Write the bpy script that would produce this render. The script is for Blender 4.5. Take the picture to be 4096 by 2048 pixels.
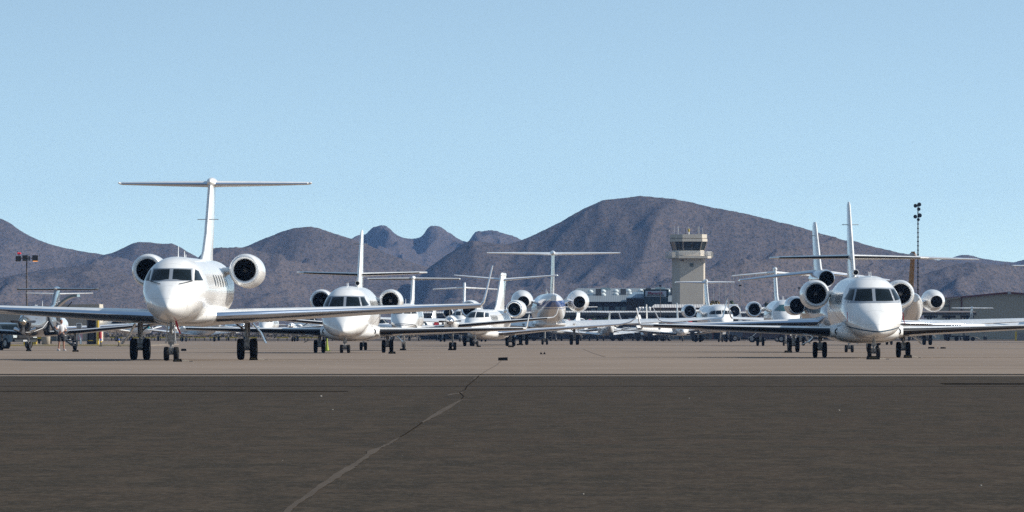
import bpy, math, random
import numpy as np
from mathutils import Vector
from mathutils.bvhtree import BVHTree

for o in list(bpy.data.objects): bpy.data.objects.remove(o)
scene = bpy.context.scene
COL = scene.collection
R = math.radians
random.seed(7)

# ------------------------------------------------------------------ camera, sky, sun
F = 34133.0            # focal length in pixels of a 4096 px wide frame
EYE = 1.1
HOR = 1326.0           # row of the horizon in that frame
cam = bpy.data.cameras.new('camera'); cam.lens = 300.0; cam.sensor_width = 36.0
cam.clip_start = 1.0; cam.clip_end = 60000.0
cam_o = bpy.data.objects.new('camera', cam); COL.objects.link(cam_o)
cam_o.location = (0, 0, EYE)
cam_o.rotation_euler = (R(90) + math.atan((HOR - 1024) / F), 0, 0)
scene.camera = cam_o

SUN_EL, SUN_AZ = 34.0, 85.0      # azimuth from +Y (view direction) towards +X
world = bpy.data.worlds.new('World'); scene.world = world; world.use_nodes = True
nt = world.node_tree; nt.nodes.clear()
wo = nt.nodes.new('ShaderNodeOutputWorld'); bg = nt.nodes.new('ShaderNodeBackground')
sky = nt.nodes.new('ShaderNodeTexSky'); sky.sky_type = 'NISHITA'; sky.sun_disc = False
sky.sun_elevation = R(SUN_EL); sky.sun_rotation = R(SUN_AZ)
sky.altitude = 800; sky.air_density = 1.0; sky.dust_density = 1.6; sky.ozone_density = 1.5
tc = nt.nodes.new('ShaderNodeTexCoord'); mp = nt.nodes.new('ShaderNodeMapping'); mp.vector_type = 'POINT'
mp.inputs['Scale'].default_value = (1, 1, 6.0); mp.inputs['Location'].default_value = (0, 0, 0.09)
nrm = nt.nodes.new('ShaderNodeVectorMath'); nrm.operation = 'NORMALIZE'
nt.links.new(tc.outputs['Generated'], mp.inputs['Vector']); nt.links.new(mp.outputs[0], nrm.inputs[0])
nt.links.new(nrm.outputs[0], sky.inputs['Vector'])
tint = nt.nodes.new('ShaderNodeMix'); tint.data_type = 'RGBA'; tint.blend_type = 'MULTIPLY'; tint.inputs[0].default_value = 1
tint.inputs[7].default_value = (1.36, 1.31, 1.04, 1); nt.links.new(sky.outputs[0], tint.inputs[6]); nt.links.new(tint.outputs[2], bg.inputs['Color']); bg.inputs['Strength'].default_value = 0.15
nt.links.new(bg.outputs[0], wo.inputs['Surface'])

sl = bpy.data.lights.new('sun', 'SUN'); sl.energy = 4.7; sl.angle = R(0.53); sl.color = (1.0, 0.94, 0.85)
so = bpy.data.objects.new('sun', sl); COL.objects.link(so)
sd = Vector((math.sin(R(SUN_AZ)) * math.cos(R(SUN_EL)), math.cos(R(SUN_AZ)) * math.cos(R(SUN_EL)), math.sin(R(SUN_EL))))
so.rotation_euler = sd.to_track_quat('Z', 'Y').to_euler(); so.location = (100, 100, 300)
scene.view_settings.view_transform = 'Standard'; scene.view_settings.look = 'None'
scene.view_settings.exposure = 0.38; scene.view_settings.gamma = 1.0
scene.cycles.max_bounces = 6; scene.cycles.volume_bounces = 0
scene.cycles.use_denoising = False; scene.cycles.use_adaptive_sampling = False

def gpos(px, py):
    D = F * EYE / (py - HOR); return ((px - 2048) / F * D, D)
def at(px, D): return (px - 2048) / F * D
def hz(py, D): return EYE + (HOR - py) * D / F

# ------------------------------------------------------------------ materials
MATS = {}
def mat(name, col=(.5, .5, .5), rough=.5, metal=0.0, coat=0.0, spec=None, emit=None, noise=None, bump=None, alpha=None):
    if name in MATS: return MATS[name]
    m = bpy.data.materials.new(name); m.use_nodes = True
    n = m.node_tree.nodes; b = n['Principled BSDF']; L = m.node_tree.links
    b.inputs['Base Color'].default_value = (*col, 1); b.inputs['Roughness'].default_value = rough
    b.inputs['Metallic'].default_value = metal; b.inputs['Coat Weight'].default_value = coat
    b.inputs['Coat Roughness'].default_value = .04
    if spec is not None: b.inputs['Specular IOR Level'].default_value = spec
    if emit: b.inputs['Emission Color'].default_value = (*emit[0], 1); b.inputs['Emission Strength'].default_value = emit[1]
    if noise:      # (scale, other colour, detail)
        t = n.new('ShaderNodeTexCoord'); z = n.new('ShaderNodeTexNoise'); z.inputs['Scale'].default_value = noise[0]
        z.inputs['Detail'].default_value = noise[2] if len(noise) > 2 else 6
        mx = n.new('ShaderNodeMix'); mx.data_type = 'RGBA'
        rp = n.new('ShaderNodeMapRange'); rp.inputs[1].default_value = .38; rp.inputs[2].default_value = .62
        L.new(t.outputs['Object'], z.inputs['Vector']); L.new(z.outputs[0], rp.inputs[0]); L.new(rp.outputs[0], mx.inputs[0])
        mx.inputs[6].default_value = (*col, 1); mx.inputs[7].default_value = (*noise[1], 1)
        L.new(mx.outputs[2], b.inputs['Base Color'])
        if bump:
            bp = n.new('ShaderNodeBump'); bp.inputs['Strength'].default_value = bump[0]; bp.inputs['Distance'].default_value = bump[1]
            L.new(z.outputs[0], bp.inputs['Height']); L.new(bp.outputs[0], b.inputs['Normal'])
    MATS[name] = m; return m

def paint(name, col=(.8, .8, .79), stripes=(), rough=.22, under=None):
    """gloss aircraft paint; stripes = (z at y=0, slope per metre of y, half width, colour); under = (z, colour)"""
    if name in MATS: return MATS[name]
    m = mat(name, col, rough, 0, .4)
    n = m.node_tree.nodes; b = n['Principled BSDF']; L = m.node_tree.links
    t = n.new('ShaderNodeTexCoord'); sp = n.new('ShaderNodeSeparateXYZ'); L.new(t.outputs['Object'], sp.inputs[0])
    z = n.new('ShaderNodeTexNoise'); z.inputs['Scale'].default_value = 1.3; z.inputs['Detail'].default_value = 8
    mpn = n.new('ShaderNodeMapping'); mpn.inputs['Scale'].default_value = (3, .6, 1.0)
    L.new(t.outputs['Object'], mpn.inputs['Vector']); L.new(mpn.outputs[0], z.inputs['Vector'])
    cur = None
    mx = n.new('ShaderNodeMix'); mx.data_type = 'RGBA'
    rp = n.new('ShaderNodeMapRange'); rp.inputs[1].default_value = .45; rp.inputs[2].default_value = .8
    L.new(z.outputs[0], rp.inputs[0]); L.new(rp.outputs[0], mx.inputs[0])
    mx.inputs[6].default_value = (*col, 1); mx.inputs[7].default_value = (col[0] * .86, col[1] * .85, col[2] * .82, 1)
    cur = mx.outputs[2]
    def mth(op, a, bb):
        if op == 'WRAP3':
            q = n.new('ShaderNodeMath'); q.operation = 'FLOORED_MODULO'; L.new(a, q.inputs[0]); q.inputs[1].default_value = bb; return q.outputs[0]
        q = n.new('ShaderNodeMath'); q.operation = op
        for i, v in enumerate((a, bb)):
            if isinstance(v, (int, float)): q.inputs[i].default_value = v
            elif v is not None: L.new(v, q.inputs[i])
        return q.outputs[0]
    def blend(fac, c):
        nonlocal cur
        k = n.new('ShaderNodeMix'); k.data_type = 'RGBA'; L.new(fac, k.inputs[0]); L.new(cur, k.inputs[6])
        k.inputs[7].default_value = (*c, 1); cur = k.outputs[2]
    if under:
        blend(mth('LESS_THAN', sp.outputs[2], under[0]), under[1])
    for z0, s, w, c in stripes:
        d = mth('SUBTRACT', sp.outputs[2], mth('ADD', mth('MULTIPLY', sp.outputs[1], s), z0))
        blend(mth('LESS_THAN', mth('ABSOLUTE', d, None), w), c)
    # butt seams between skin panels, a ring every 1.7 m and a few stringer lines
    md = mth('ABSOLUTE', mth('SUBTRACT', mth('WRAP3', sp.outputs[1], 1.7), .85), None)
    blend(mth('MULTIPLY', mth('LESS_THAN', md, .011), .45), (.22, .22, .22))
    md2 = mth('ABSOLUTE', mth('SUBTRACT', mth('WRAP3', sp.outputs[2], .93), .46), None)
    blend(mth('MULTIPLY', mth('LESS_THAN', md2, .008), .35), (.3, .3, .3))
    L.new(cur, b.inputs['Base Color'])
    # slight waviness of the skin panels
    bp = n.new('ShaderNodeBump'); bp.inputs['Strength'].default_value = .10; bp.inputs['Distance'].default_value = .02
    L.new(z.outputs[0], bp.inputs['Height']); L.new(bp.outputs[0], b.inputs['Normal'])
    return m

WHITE = paint('white_paint')
CHROME = mat('polished_metal', (.72, .74, .77), .16, 1.0)
LEM = mat('leading_edge_metal', (.60, .68, .80), .18, 1.0)
BOOT = mat('black_rubber_boot', (.006, .007, .010), .30, 0, 0, .35)
TYRE = mat('tyre_rubber', (.009, .009, .009), .8, spec=.25)
RIM = mat('wheel_hub_metal', (.35, .35, .36), .4, .7)
STRUT = mat('gear_leg_metal', (.42, .41, .40), .38, .6, noise=(9, (.2, .19, .18)))
GLASS = mat('cockpit_glass', (.006, .010, .012), .05, 0, 0, .16)
CGLASS = mat('cabin_glass', (.09, .11, .115), .12, 0, .4)
FRAMEG = mat('window_surround', (.30, .33, .37), .35, .3)
BLACK = mat('dark_cavity', (.006, .006, .007), .6)
FANM = mat('fan_metal', (.012, .012, .013), .4, .5)
SATIN = mat('satin_aluminium', (.74, .75, .76), .40, .55)
SPIND = mat('spinner_dark', (.05, .05, .052), .35, .2)
SPIN = mat('spinner_grey', (.16, .16, .17), .35, .2)
RED = mat('red_cloth', (.45, .02, .03), .7)
RUBBER = mat('chock_rubber', (.006, .006, .006), .8, spec=.15)
LAMPG = mat('lamp_glass', (.75, .78, .8), .08, .4, 1)

# ------------------------------------------------------------------ mesh helpers
class MB:
    def __init__(s): s.v = []; s.f = []
    def add(s, vs, fs):
        k = len(s.v); s.v += [tuple(v) for v in vs]; s.f += [tuple(i + k for i in f) for f in fs]; return s
    def box(s, x0, x1, y0, y1, z0, z1):
        return s.add([(x0,y0,z0),(x1,y0,z0),(x1,y1,z0),(x0,y1,z0),(x0,y0,z1),(x1,y0,z1),(x1,y1,z1),(x0,y1,z1)],
                     [(0,3,2,1),(4,5,6,7),(0,1,5,4),(1,2,6,5),(2,3,7,6),(3,0,4,7)])
    def tube(s, a, b, r, r2=None, n=10, cap=True):
        a, b = Vector(a), Vector(b); r2 = r if r2 is None else r2
        d = (b - a).normalized(); u = d.cross(Vector((0, 0, 1)) if abs(d.z) < .9 else Vector((1, 0, 0))).normalized(); w = d.cross(u)
        vs = [];
        for c, rr in ((a, r), (b, r2)):
            for i in range(n):
                t = 2 * math.pi * i / n; vs.append(c + u * (rr * math.cos(t)) + w * (rr * math.sin(t)))
        fs = [(i, (i + 1) % n, n + (i + 1) % n, n + i) for i in range(n)]
        if cap: fs += [tuple(range(n))[::-1], tuple(range(n, 2 * n))]
        return s.add(vs, fs)
    def revolve(s, prof, c, axis='y', n=24, cap0=False, cap1=False):
        """prof = (along, radius)"""
        vs = []
        for t, r in prof:
            for i in range(n):
                a = 2 * math.pi * i / n; p, q = r * math.cos(a), r * math.sin(a)
                vs.append((c[0] + t, c[1] + p, c[2] + q) if axis == 'x' else (c[0] + p, c[1] + t, c[2] + q) if axis == 'y' else (c[0] + p, c[1] + q, c[2] + t))
        fs = []
        for j in range(len(prof) - 1):
            for i in range(n):
                fs.append((j * n + i, j * n + (i + 1) % n, (j + 1) * n + (i + 1) % n, (j + 1) * n + i))
        if cap0: fs.append(tuple(range(n))[::-1])
        if cap1: k = (len(prof) - 1) * n; fs.append(tuple(range(k, k + n)))
        return s.add(vs, fs)
    def loft(s, rings, cap0=True, cap1=True, closed=True):
        n = len(rings[0]); vs = [p for r in rings for p in r]; fs = []
        for j in range(len(rings) - 1):
            for i in range(n if closed else n - 1):
                fs.append((j * n + i, j * n + (i + 1) % n, (j + 1) * n + (i + 1) % n, (j + 1) * n + i))
        if cap0: fs.append(tuple(range(n))[::-1])
        if cap1: k = (len(rings) - 1) * n; fs.append(tuple(range(k, k + n)))
        return s.add(vs, fs)
    def build(s, name, material, parent=None, smooth=False, angle=40):
        me = bpy.data.meshes.new(name); me.from_pydata(s.v, [], s.f); me.validate()
        import bmesh
        bm = bmesh.new(); bm.from_mesh(me); bmesh.ops.recalc_face_normals(bm, faces=bm.faces); bm.to_mesh(me); bm.free()
        if smooth:
            me.shade_smooth()
            me.set_sharp_from_angle(angle=R(angle))
        me.materials.append(material)
        o = bpy.data.objects.new(name, me); COL.objects.link(o)
        if parent: o.parent = parent
        return o

def tag(o, label=None, cat=None, group=None, kind=None):
    if label: o['label'] = label
    if cat: o['category'] = cat
    if group: o['group'] = group
    if kind: o['kind'] = kind
    return o
def empty(name, loc=(0, 0, 0), rz=0):
    o = bpy.data.objects.new(name, None); COL.objects.link(o); o.location = loc; o.rotation_euler = (0, 0, rz)
    o.empty_display_size = .5; return o
def copy_tree(o, parent=None):
    c = o.copy(); COL.objects.link(c); c.parent = parent
    for ch in [q for q in ALLCH(o)]: copy_tree(ch, c)
    return c
def ALLCH(o): return list(o.children)

def hermite(tab, col, y):
    n = len(tab)
    if y <= tab[0][0]: return tab[0][col]
    if y >= tab[-1][0]: return tab[-1][col]
    for i in range(n - 1):
        if tab[i][0] <= y <= tab[i + 1][0]: break
    def sl(k):
        if k <= 0: return (tab[1][col] - tab[0][col]) / (tab[1][0] - tab[0][0])
        if k >= n - 1: return (tab[-1][col] - tab[-2][col]) / (tab[-1][0] - tab[-2][0])
        a = (tab[k][col] - tab[k-1][col]) / (tab[k][0] - tab[k-1][0]); b = (tab[k+1][col] - tab[k][col]) / (tab[k+1][0] - tab[k][0])
        return 0 if a * b <= 0 else 2 * a * b / (a + b)
    h = tab[i+1][0] - tab[i][0]; t = (y - tab[i][0]) / h; m0, m1 = sl(i) * h, sl(i + 1) * h; p0, p1 = tab[i][col], tab[i+1][col]
    return (2*t**3-3*t**2+1)*p0 + (t**3-2*t**2+t)*m0 + (-2*t**3+3*t**2)*p1 + (t**3-t**2)*m1

def body(tab, n=40, steps=70, ex=2.15, zmid=.5):
    """lofted body; tab rows (y, half width, z top, z bottom)"""
    y0, y1 = tab[0][0], tab[-1][0]; ys = sorted(set([y0 + (y1 - y0) * (k / steps) ** 1.35 for k in range(steps + 1)]))
    rings = []
    for y in ys:
        hw, zt, zb = max(.005, hermite(tab, 1, y)), hermite(tab, 2, y), hermite(tab, 3, y)
        zm = zb + (zt - zb) * zmid; r = []
        for i in range(n):
            a = 2 * math.pi * i / n; c, s = math.cos(a), math.sin(a)
            px = hw * math.copysign(abs(c) ** (2 / ex), c); hh = (zt - zm) if s > 0 else (zm - zb)
            r.append((px, y, zm + hh * math.copysign(abs(s) ** (2 / ex), s)))
        rings.append(r)
    return MB().loft(rings)

def bvh_of(mb): return BVHTree.FromPolygons([Vector(v) for v in mb.v], mb.f)
def patch(bvh, quad, axis, off=.012, nu=8, nv=5):
    """quad of 4 (u,z) corners thrown along the axis ('y' from the front, '+x'/'-x' from a side) onto the body"""
    m = MB(); P = []
    for j in range(nv + 1):
        for i in range(nu + 1):
            s, t = i / nu, j / nv
            u = (quad[0][0]*(1-s)+quad[1][0]*s)*(1-t) + (quad[3][0]*(1-s)+quad[2][0]*s)*t
            z = (quad[0][1]*(1-s)+quad[1][1]*s)*(1-t) + (quad[3][1]*(1-s)+quad[2][1]*s)*t
            if axis == 'y': o, d = Vector((u, -60, z)), Vector((0, 1, 0))
            elif axis == '+x': o, d = Vector((9, u, z)), Vector((-1, 0, 0))
            else: o, d = Vector((-9, u, z)), Vector((1, 0, 0))
            h = bvh.ray_cast(o, d)
            if h[0] is None: P.append(None); continue
            nn = h[1]; nn = -nn if nn.dot(d) > 0 else nn
            P.append(h[0] + nn * off)
    idx = {}; vs = []
    for k, p in enumerate(P):
        if p is not None: idx[k] = len(vs); vs.append(p)
    fs = []
    for j in range(nv):
        for i in range(nu):
            q = [j*(nu+1)+i, j*(nu+1)+i+1, (j+1)*(nu+1)+i+1, (j+1)*(nu+1)+i]
            if all(k in idx for k in q): fs.append(tuple(idx[k] for k in q))
    return m.add(vs, fs)
def oval_patch(bvh, yc, zc, w, h, side, off=.012):
    m = MB(); vs = []; d = Vector((-side, 0, 0)); n = 14
    for rr in (0, .5, 1):
        for i in range(n if rr else 1):
            a = 2 * math.pi * i / n; c, s = math.cos(a), math.sin(a)
            e = 2 / 2.8
            u = yc + rr * w/2 * math.copysign(abs(c)**e, c); z = zc + rr * h/2 * math.copysign(abs(s)**e, s)
            q = bvh.ray_cast(Vector((9 * side, u, z)), d)
            if q[0] is None: return None
            vs.append(q[0] + Vector((side * off, 0, 0)))
    fs = [(0, 1 + i, 1 + (i+1) % n) for i in range(n)] + [(1+i, 1+n+i, 1+n+(i+1) % n, 1+(i+1) % n) for i in range(n)]
    return m.add(vs, fs)

XC = [1, .85, .68, .5, .34, .2, .11, .055, .025, .008, 0]
def yt(x): return 5 * (0.2969*math.sqrt(x) - .126*x - .3516*x*x + .2843*x**3 - .1015*x**4)
def surf(st, sx=1, le=None, lecut=.06, inc=0.0):
    """st rows (x, y of LE, z, chord, thickness, roll deg); returns (skin, leading edge strip or None)"""
    up = [(x, yt(x) * 1.15) for x in XC]; lo = [(x, -yt(x) * .85) for x in XC[::-1][1:]]
    prof = up + lo[:-1]; n = len(prof); rings = []
    for (x, y, z, c, th, roll) in st:
        ux, uz = -math.sin(R(roll)) * sx, math.cos(R(roll)); rings.append([(sx*x + ux*t*th, y + xc*c, z + uz*t*th - xc*c*inc) for xc, t in prof])
    lu = min(lecut, .026); ok = lambda p: p[0] <= (lu if p[1] > 0 else lecut)
    lei = {i for i in range(n) if ok(prof[i]) and ok(prof[(i+1) % n])}
    sk, ed = MB(), MB(); vs = [p for r in rings for p in r]; fs, fe = [], []
    for j in range(len(rings) - 1):
        for i in range(n):
            f = (j*n+i, j*n+(i+1) % n, (j+1)*n+(i+1) % n, (j+1)*n+i)
            (fe if (le and le[0] <= j < le[1] and i in lei) else fs).append(f)
    fs += [tuple(range(n))[::-1], tuple(range((len(rings)-1)*n, len(rings)*n))]
    sk.add(vs, fs)
    if fe: ed.add(vs, fe)
    for m_ in (sk, ed):   # drop unused points
        used = sorted({i for f in m_.f for i in f}); mp_ = {a: b for b, a in enumerate(used)}
        m_.v = [m_.v[i] for i in used]; m_.f = [tuple(mp_[i] for i in f) for f in m_.f]
    return sk, (ed if fe else None)

def wheel(parent, x, y, r, w):
    t = MB(); p = [(-w*.30, r*.55), (-w*.46, r*.66), (-w*.5, r*.8), (-w*.44, r*.92), (-w*.3, r*.985), (0, r), (w*.3, r*.985), (w*.44, r*.92), (w*.5, r*.8), (w*.46, r*.66), (w*.3, r*.55)]
    t.revolve(p, (x, y, r), 'x', 26, True, True).build('tyre', TYRE, parent, True)
    h = MB(); h.revolve([(-w*.42, r*.12), (-w*.40, r*.3), (-w*.34, r*.54), (w*.34, r*.54), (w*.40, r*.3), (w*.42, r*.12)], (x, y, r), 'x', 16, True, True).build('rim', RIM, parent, True)

def gear(parent, name, x, y, r, w, gap, ztop, door=None, single=False, lean=0.0, scale=1.0, doormat=None, link=True):
    g = MB(); t = .040 * scale * (1.35 if name == 'main_gear' else 1)
    g.tube((x + lean, y - .05, ztop), (x, y, r*2.1), t*1.35, n=12); g.tube((x, y, r*2.2), (x, y, r*.9), t*.85, n=12)
    g.box(x - t*1.9, x + t*1.9, y - t*1.2, y + t*1.2, r*1.15, r*1.9)
    if not single: g.tube((x - gap/2 - w*.35, y, r), (x + gap/2 + w*.35, y, r), t*.8, n=10)
    else: g.tube((x - w*.8, y, r), (x + w*.8, y, r), t*.5); g.tube((x - w*.72, y, r), (x - w*.72, y, r*2.15), t*.5); g.tube((x + w*.72, y, r), (x + w*.72, y, r*2.15), t*.5); g.tube((x - w*.75, y, r*2.12), (x + w*.75, y, r*2.12), t*.6)
    if link:
        s = -1 if name == 'nose_gear' else 1
        g.tube((x, y + s*t, r*2.3), (x, y + s*.25*scale, r*1.75), t*.35, n=6); g.tube((x, y + s*.25*scale, r*1.75), (x, y + s*t, r*1.1), t*.35, n=6)
    if name == 'main_gear':
        sg = 1 if x > 0 else -1
        g.tube((x, y, r*2.0 + (ztop - r*2)*.25), (x - sg*.65*scale, y - .1, ztop), t*.45, n=8)
        g.tube((x, y, r*2.1), (x + .02, y + .5, ztop), t*.35, n=8)
        g.tube((x + t*1.4, y, r*1.1), (x + t*1.4, y, ztop), t*.16, n=5)
    else:
        g.tube((x, y, r*2.0 + (ztop - r*2)*.3), (x, y + .7*scale, ztop), t*.5, n=8)
        g.box(x - t*2.2, x + t*2.2, y - t*2.5, y - t*1.4, r*2.3, r*2.3 + t*2.2)
    o = g.build(name, STRUT, parent, True)
    if single: wheel(o, x, y, r, w)
    else: wheel(o, x - gap/2, y, r, w); wheel(o, x + gap/2, y, r, w)
    if door:     # ((x,z) top, (x,z) bottom, y0, y1)
        (xa, za), (xb, zb), y0, y1 = door; th = .03; d = MB()
        dx, dz = xb - xa, zb - za; L = math.hypot(dx, dz); nx, nz = -dz/L*th, dx/L*th
        mid = ((xa+xb)/2 + nx*2.2, (za+zb)/2 + nz*2.2)
        ring = lambda y, sh: [(xa+sh*dx, y, za+sh*dz), (mid[0], y, mid[1]), (xb-sh*dx, y, zb-sh*dz), (xb-sh*dx+nx, y, zb-sh*dz+nz), (mid[0]+nx, y, mid[1]+nz), (xa+sh*dx+nx, y, za+sh*dz+nz)]
        d.loft([ring(y0, .08), ring(y0 + .05, 0), ring(y1 - .05, 0), ring(y1, .08)])
        d.build('gear_door', doormat or WHITE, o)
    return o

def engine(parent, x, y, z, L, Rm, rl, ri, re, m_out, lip=CHROME, blades=22, tilt=0.0, rear=True, spin=SPIN, pyl=None, pylm=None, fan_depth=.42):
    """turbofan nacelle: inlet plane at y, length L, Rm widest radius, rl lip radius, ri duct radius, re exhaust radius"""
    zz = lambda t: 0
    N = 40
    def rev(prof, cz=0.0):
        m = MB(); vs = []; n = N
        for t, r in prof:
            dz = -tilt * max(0, t) / L
            for i in range(n):
                a = 2*math.pi*i/n; vs.append((x + r*math.cos(a), y + t, z + dz + r*math.sin(a)))
        fs = [(j*n+i, j*n+(i+1) % n, (j+1)*n+(i+1) % n, (j+1)*n+i) for j in range(len(prof)-1) for i in range(n)]
        return m.add(vs, fs)
    rr = lambda t: re*1.05 + (Rm - re*1.05) * (1 - ((t - .42) / .58) ** 2.0) if t > .42 else Rm
    nose = [(.10, rl + (Rm-rl)*.38), (.22, rl + (Rm-rl)*.58), (.4, rl + (Rm-rl)*.76), (.7, rl + (Rm-rl)*.93), (L*.32, Rm), (L*.42, Rm)]
    tail_ = [(L*k, rr(k)) for k in (.5, .6, .7, .8, .9, 1.0)]
    cow = rev(nose + tail_ + [(L, re), (L*.8, re*.95)]).build('engine_nacelle', m_out, parent, True)
    rev([(.10, rl + (Rm-rl)*.38), (.04, rl + (Rm-rl)*.22), (0, rl + (Rm-rl)*.03), (-.005, rl - .02), (.02, ri + .03), (.07, ri)]).build('intake_lip', lip, cow, True)
    rev([(.07, ri), (.3, ri*.99), (fan_depth + .1, ri*1.0), (fan_depth + .12, .001)]).build('intake_duct', BLACK, cow, True)
    fb = MB()
    for k in range(blades):
        a = 2*math.pi*k/blades; a2 = a + 2*math.pi/blades*.62
        q = lambda rad, ang, dy: (x + rad*math.cos(ang), y + fan_depth + dy, z + rad*math.sin(ang))
        fb.add([q(ri*.25, a, 0), q(ri*.985, a + .05, 0), q(ri*.985, a2 + .05, .09), q(ri*.25, a2 + .1, .05), q(ri*.6, a, -.01), q(ri*.6, a2, .06)], [(0, 4, 5, 3), (4, 1, 2, 5)])
    fb.build('fan', FANM, cow)
    sp = MB().revolve([(-.16, .004), (-.13, ri*.1), (-.05, ri*.2), (.04, ri*.27), (.08, ri*.28)], (x, y + fan_depth - .02, z), 'y', 20).build('spinner', spin, cow, True)
    rev([(L*.999, re*.96), (L*.8, re*.9), (L*.78, .001)]).build('exhaust', BLACK, cow, True)
    if pyl:   # (x inner, z inner, y0, y1)
        xi, zi, y0, y1 = pyl; sg = 1 if x > 0 else -1; xo = abs(x) - Rm*.8
        s_, _ = surf([(abs(xi), y0, zi, y1-y0, .30, 0), (xo, y0+.1, z - tilt*.4, (y1-y0)*.95, .26, 0), (xo + Rm*.35, y0 + .1, z - tilt*.4, (y1-y0)*.95, .26, 0)], sg)
        s_.build('pylon', pylm or m_out, parent, True)
    return cow

def prop(parent, x, y, z, r, n=4, a0=0.1, bladem=None, spinm=CHROME, sr=.2, sl=.45, w=.13, tipm=None):
    s = MB().revolve([(-sl, .004), (-sl*.92, sr*.3), (-sl*.65, sr*.66), (-sl*.3, sr*.92), (0, sr), (.06, sr)], (x, y, z), 'y', 20, False, True).build('spinner', spinm, parent, True)
    for k in range(n):
        a = a0 + 2*math.pi*k/n; ca, sa = math.cos(a), math.sin(a)
        rings = []
        for t, ww, tw in ((.12, .35, 80), (.3, .8, 74), (.55, 1.0, 68), (.8, .95, 62), (.95, .75, 58), (1, .35, 56)):
            c, q = math.cos(R(tw)), math.sin(R(tw)); cx, cz = x + ca*r*t, z + sa*r*t; ring = []
            for u, v in ((-1, 0), (-.3, .16), (.6, .12), (1, 0), (.6, -.1), (-.3, -.12)):
                h = w*ww*u; g = w*ww*v; tt = h*c - g*q; yy = h*q + g*c
                ring.append((cx - sa*tt, y - sr*.6 + yy, cz + ca*tt))
            rings.append(ring)
        MB().loft(rings).build('propeller_blade', bladem or mat('prop_blade_grey', (.04, .04, .045), .35, .3), parent, True)

def antenna(parent, x, y, z, h, c=.22, th=.035, sweep=.12, m=None):
    s, _ = surf([(0, 0, 0, c, th, 90), (0, sweep, h, c*.45, th*.6, 90)]); s.v = [(a+x, b+y, d+z) for a, b, d in s.v]
    s.build('antenna', m or WHITE, parent, True)

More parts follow.
